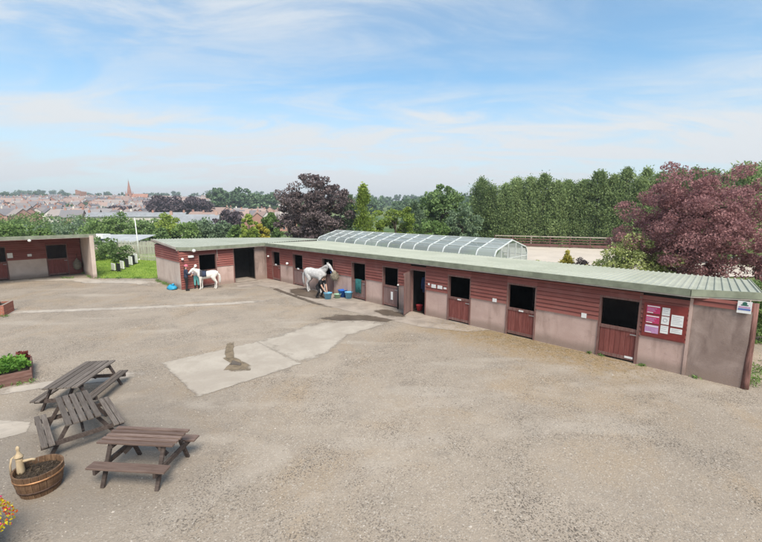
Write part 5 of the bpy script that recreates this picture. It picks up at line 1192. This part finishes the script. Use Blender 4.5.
# town trees
for i in range(70):
    for _ in range(30):
        xp = rr.uniform(-14, 290); Y = rr.uniform(230, 780); x = px(xp, Y)
        if all((x-a)**2 + (Y-b)**2 > (c*.5+5)**2 for a, b, c in placed): break
    h = rr.uniform(6, 11); tree('town_tree', 'small rounded tree among the town houses', 'tree', x, Y, float(terr(x,Y)), h*.58, (h*.42, h*.42, h*.42), 300, 1.7, L_['far'], 600+i, 'trees among the town houses', 14, h*.16, .25, .3, .9, 0, .3, 2)
# church spire and tower
M['sandstone'] = mat_simple('sandstone', (.40,.20,.14), .9, .2, .3); M['spire_stone'] = mat_simple('spire_stone', (.36,.17,.12), .9, .2, .3)
Y = 520; x = px(134, Y); z0 = float(terr(x, Y)); CH = thing('church', 'far red stone church with a slender spire rising over the town', 'church', (x, Y, z0), R(12))
top = 5 + (211-181.5)*Y/392 - z0; tw = top*.42
MB().b2(-3.6,3.6,-3.6,3.6,-3,tw).build('tower', M['sandstone'], CH)
m = MB(); m.lathe([(2.9,tw),(1.5,tw+(top-tw)*.5),(.15,top)], 8); m.build('spire', M['spire_stone'], CH)
MB().b2(-.08,.08,-.08,.08,top,top+2.2).b2(-.6,.6,-.07,.07,top+1.3,top+1.5).build('finial', M['metal'], CH)
for sx, sy in ((-1,-1),(1,-1),(1,1),(-1,1)): m = MB(); m.lathe([(.6,tw),(.05,tw+3.5)], 6, (sx*3.1,sy*3.1,0)); m.build('pinnacle', M['spire_stone'], CH)
for z in (tw*.55, tw*.82): MB().b2(-.6,.6,-3.66,-3.58,z-1.4,z+1.4).build('window', M['window_dark'], CH)
m = MB(); m.v = [(3.61,-4,-3),(22,-4,-3),(22,4,-3),(3.61,4,-3),(3.61,-4,7),(22,-4,7),(22,4,7),(3.61,4,7),(3.61,0,12),(22,0,12)]; m.f = [(0,1,5,4),(2,3,7,6),(1,2,6,9,5),(3,0,4,8,7),(4,5,9,8),(6,7,8,9)]; m.build('nave', M['sandstone'], CH)
Y = 560; x = px(86.5, Y); z0 = float(terr(x, Y)); CT = thing('abbey_tower', 'far broad ruined stone tower standing above the town roofs', 'tower', (x, Y, z0), R(-15))
top = 5 + (211-190.5)*Y/392 - z0; MB().b2(-4.5,4.5,-4.5,4.5,-3,top-2.5).build('tower', M['sandstone'], CT)
for a, b, h in ((-4.5,-1.6,2.4),(-1.2,1.2,1.5),(1.6,4.5,.9)): MB().b2(a,b,-4.5,-3.2,top-2.499,top-2.5+h).build('parapet', M['sandstone'], CT)
for a in (-2, 2): MB().b2(a-.8,a+.8,-4.56,-4.48,top-11,top-6).build('window', M['window_dark'], CT)

# ================================================================== behind the lawn: fence, pole, sheds, jump boards
PF = thing('picket_fence', 'pale weathered picket fence at the back of the lawn', 'fence', (-27.6, 41.2, 0), math.atan2(-3.6, 9.0))
W_f = mat_wood('pale_picket_wood', (.42,.43,.34), (.58,.58,.48), (14, 14, 2), .85, .3, .3)
pk = MB(); pk.v = [(-.05,-.012,0),(.05,-.012,0),(.05,.012,0),(-.05,.012,0),(-.05,-.012,1.85),(.05,-.012,1.85),(.05,.012,1.85),(-.05,.012,1.85),(0,-.012,2.0),(0,.012,2.0)]
pk.f = [(3,2,1,0),(0,1,5,8,4),(2,3,7,9,6),(1,2,6,5),(3,0,4,7),(5,6,9,8),(7,4,8,9)]; pkm = pk.mesh('picket', W_f); rr = random.Random(2)
for i in range(52): o = link('picket', pkm, PF, loc=(i*.19, rr.uniform(-.01,.01), rr.uniform(-.05,.05))); o.rotation_euler = (0, R(rr.uniform(-1.5,1.5)), 0)
for z in (.45, 1.5): MB().b2(-.1, 9.8, .015, .06, z-.05, z+.05).build('rail', W_f, PF)
wp = thing('flag_pole', 'tall slim white pole standing at the edge of the lawn', 'pole', (px(137.5,40), 40, 0), 0)
m = MB(); m.tube([(0,0,0),(0,0,2.1),(-.06,0,4.25)], [.055,.048,.036], 10); m.build('shaft', M['white'], wp, True); MB().lathe([(.10,0),(.10,.12),(.07,.14)], 12).build('base_collar', M['white'], wp); MB().lathe([(.0,4.23),(.05,4.25),(.05,4.30),(0,4.33)], 10, (-.06,0,0)).build('cap', M['white'], wp)
for i, (xp, yb, lb) in enumerate(((110.5,270,'white'), (115.5,270.5,'black'), (119.5,268.5,'white'), (124.5,266.5,'black'), (128.5,264.5,'white'), (131.2,263.5,'black'), (133.8,262.5,'white'))):
    Y = 5*392/(yb-211)*1.0; Y = Y*.985; x = px(xp, Y)
    t_ = thing('jump_panel', lb + ' upright panel in the stepped row of jump boards on the lawn', 'jump panel', (x, Y, .02), R(-38), 'black and white jump boards')
    hgt = .62 + .05*i; MB().b2(-.38,.38,-.03,.03,.06,hgt).build('panel', M['white'] if lb == 'white' else M['black'], t_)
    for s in (-.18,.18): MB().b2(s-.03,s+.03,-.18,.18,0,.059).build('foot', M['black'], t_)
for i, (xp, Y, r_) in enumerate(((99,40,1.3), (108,41.5,1.1), (118.5,38.5,1.05))):
    tree('garden_shrub', ['dark leafy shrub against the end pier of the left stable', 'sprawling green shrub behind the jump boards', 'dense green shrub behind the middle of the jump boards', 'low shrub in front of the picket fence'][i], 'shrub', px(xp,Y), Y, 0, r_*.9, (r_*1.1, r_, r_*.95), 2200, .16, L_['green_d' if i != 1 else 'green'], 700+i, None, 40, r_*.3, .05, .3, .95)
M['tin'] = mat_simple('grey_tin', (.40,.41,.42), .5, .2, .8, .4)
SH = thing('low_shed', 'long low grey tin-roofed shed behind the lawn shrubs', 'shed', (px(112,52), 52, float(terr(px(112,52),52))), R(-6))
MB().b2(-4.6,4.6,-2,2,-1,1.7).build('wall', M['render_pale'], SH)
for i in range(9):
    m = MB(); a = -4.75 + i*9.5/9; b = a + 9.5/9 - .01; m.v = [(a,-2.3,1.75),(b,-2.3,1.75),(b,2.2,2.45),(a,2.2,2.45),(a,-2.3,1.8),(b,-2.3,1.8),(b,2.2,2.5),(a,2.2,2.5)]; m.f = [(3,2,1,0),(4,5,6,7),(0,1,5,4),(1,2,6,5),(2,3,7,6),(3,0,4,7)]; m.build('roof_sheet', M['tin'], SH)
MB().b2(-1.5,.4,-1.9,-.6,2.2,2.75).build('roof_box', M['white'], SH)

# ================================================================== haze
hm = bpy.data.materials.new('air_haze'); hm.use_nodes = True; hn = hm.node_tree.nodes; hn.clear(); ho = hn.new('ShaderNodeOutputMaterial'); hv = hn.new('ShaderNodeVolumePrincipled')
hv.inputs['Color'].default_value = (.86,.92,1,1); hv.inputs['Density'].default_value = .00052; hv.inputs['Anisotropy'].default_value = .25
hm.node_tree.links.new(hv.outputs[0], ho.inputs['Volume'])
hz = MB().b2(-1270, 1270, -215, 1365, -12, 60).build('haze', hm); hz['kind'] = 'stuff'; tag(hz, 'thin pale haze over the far town and hills', 'haze')
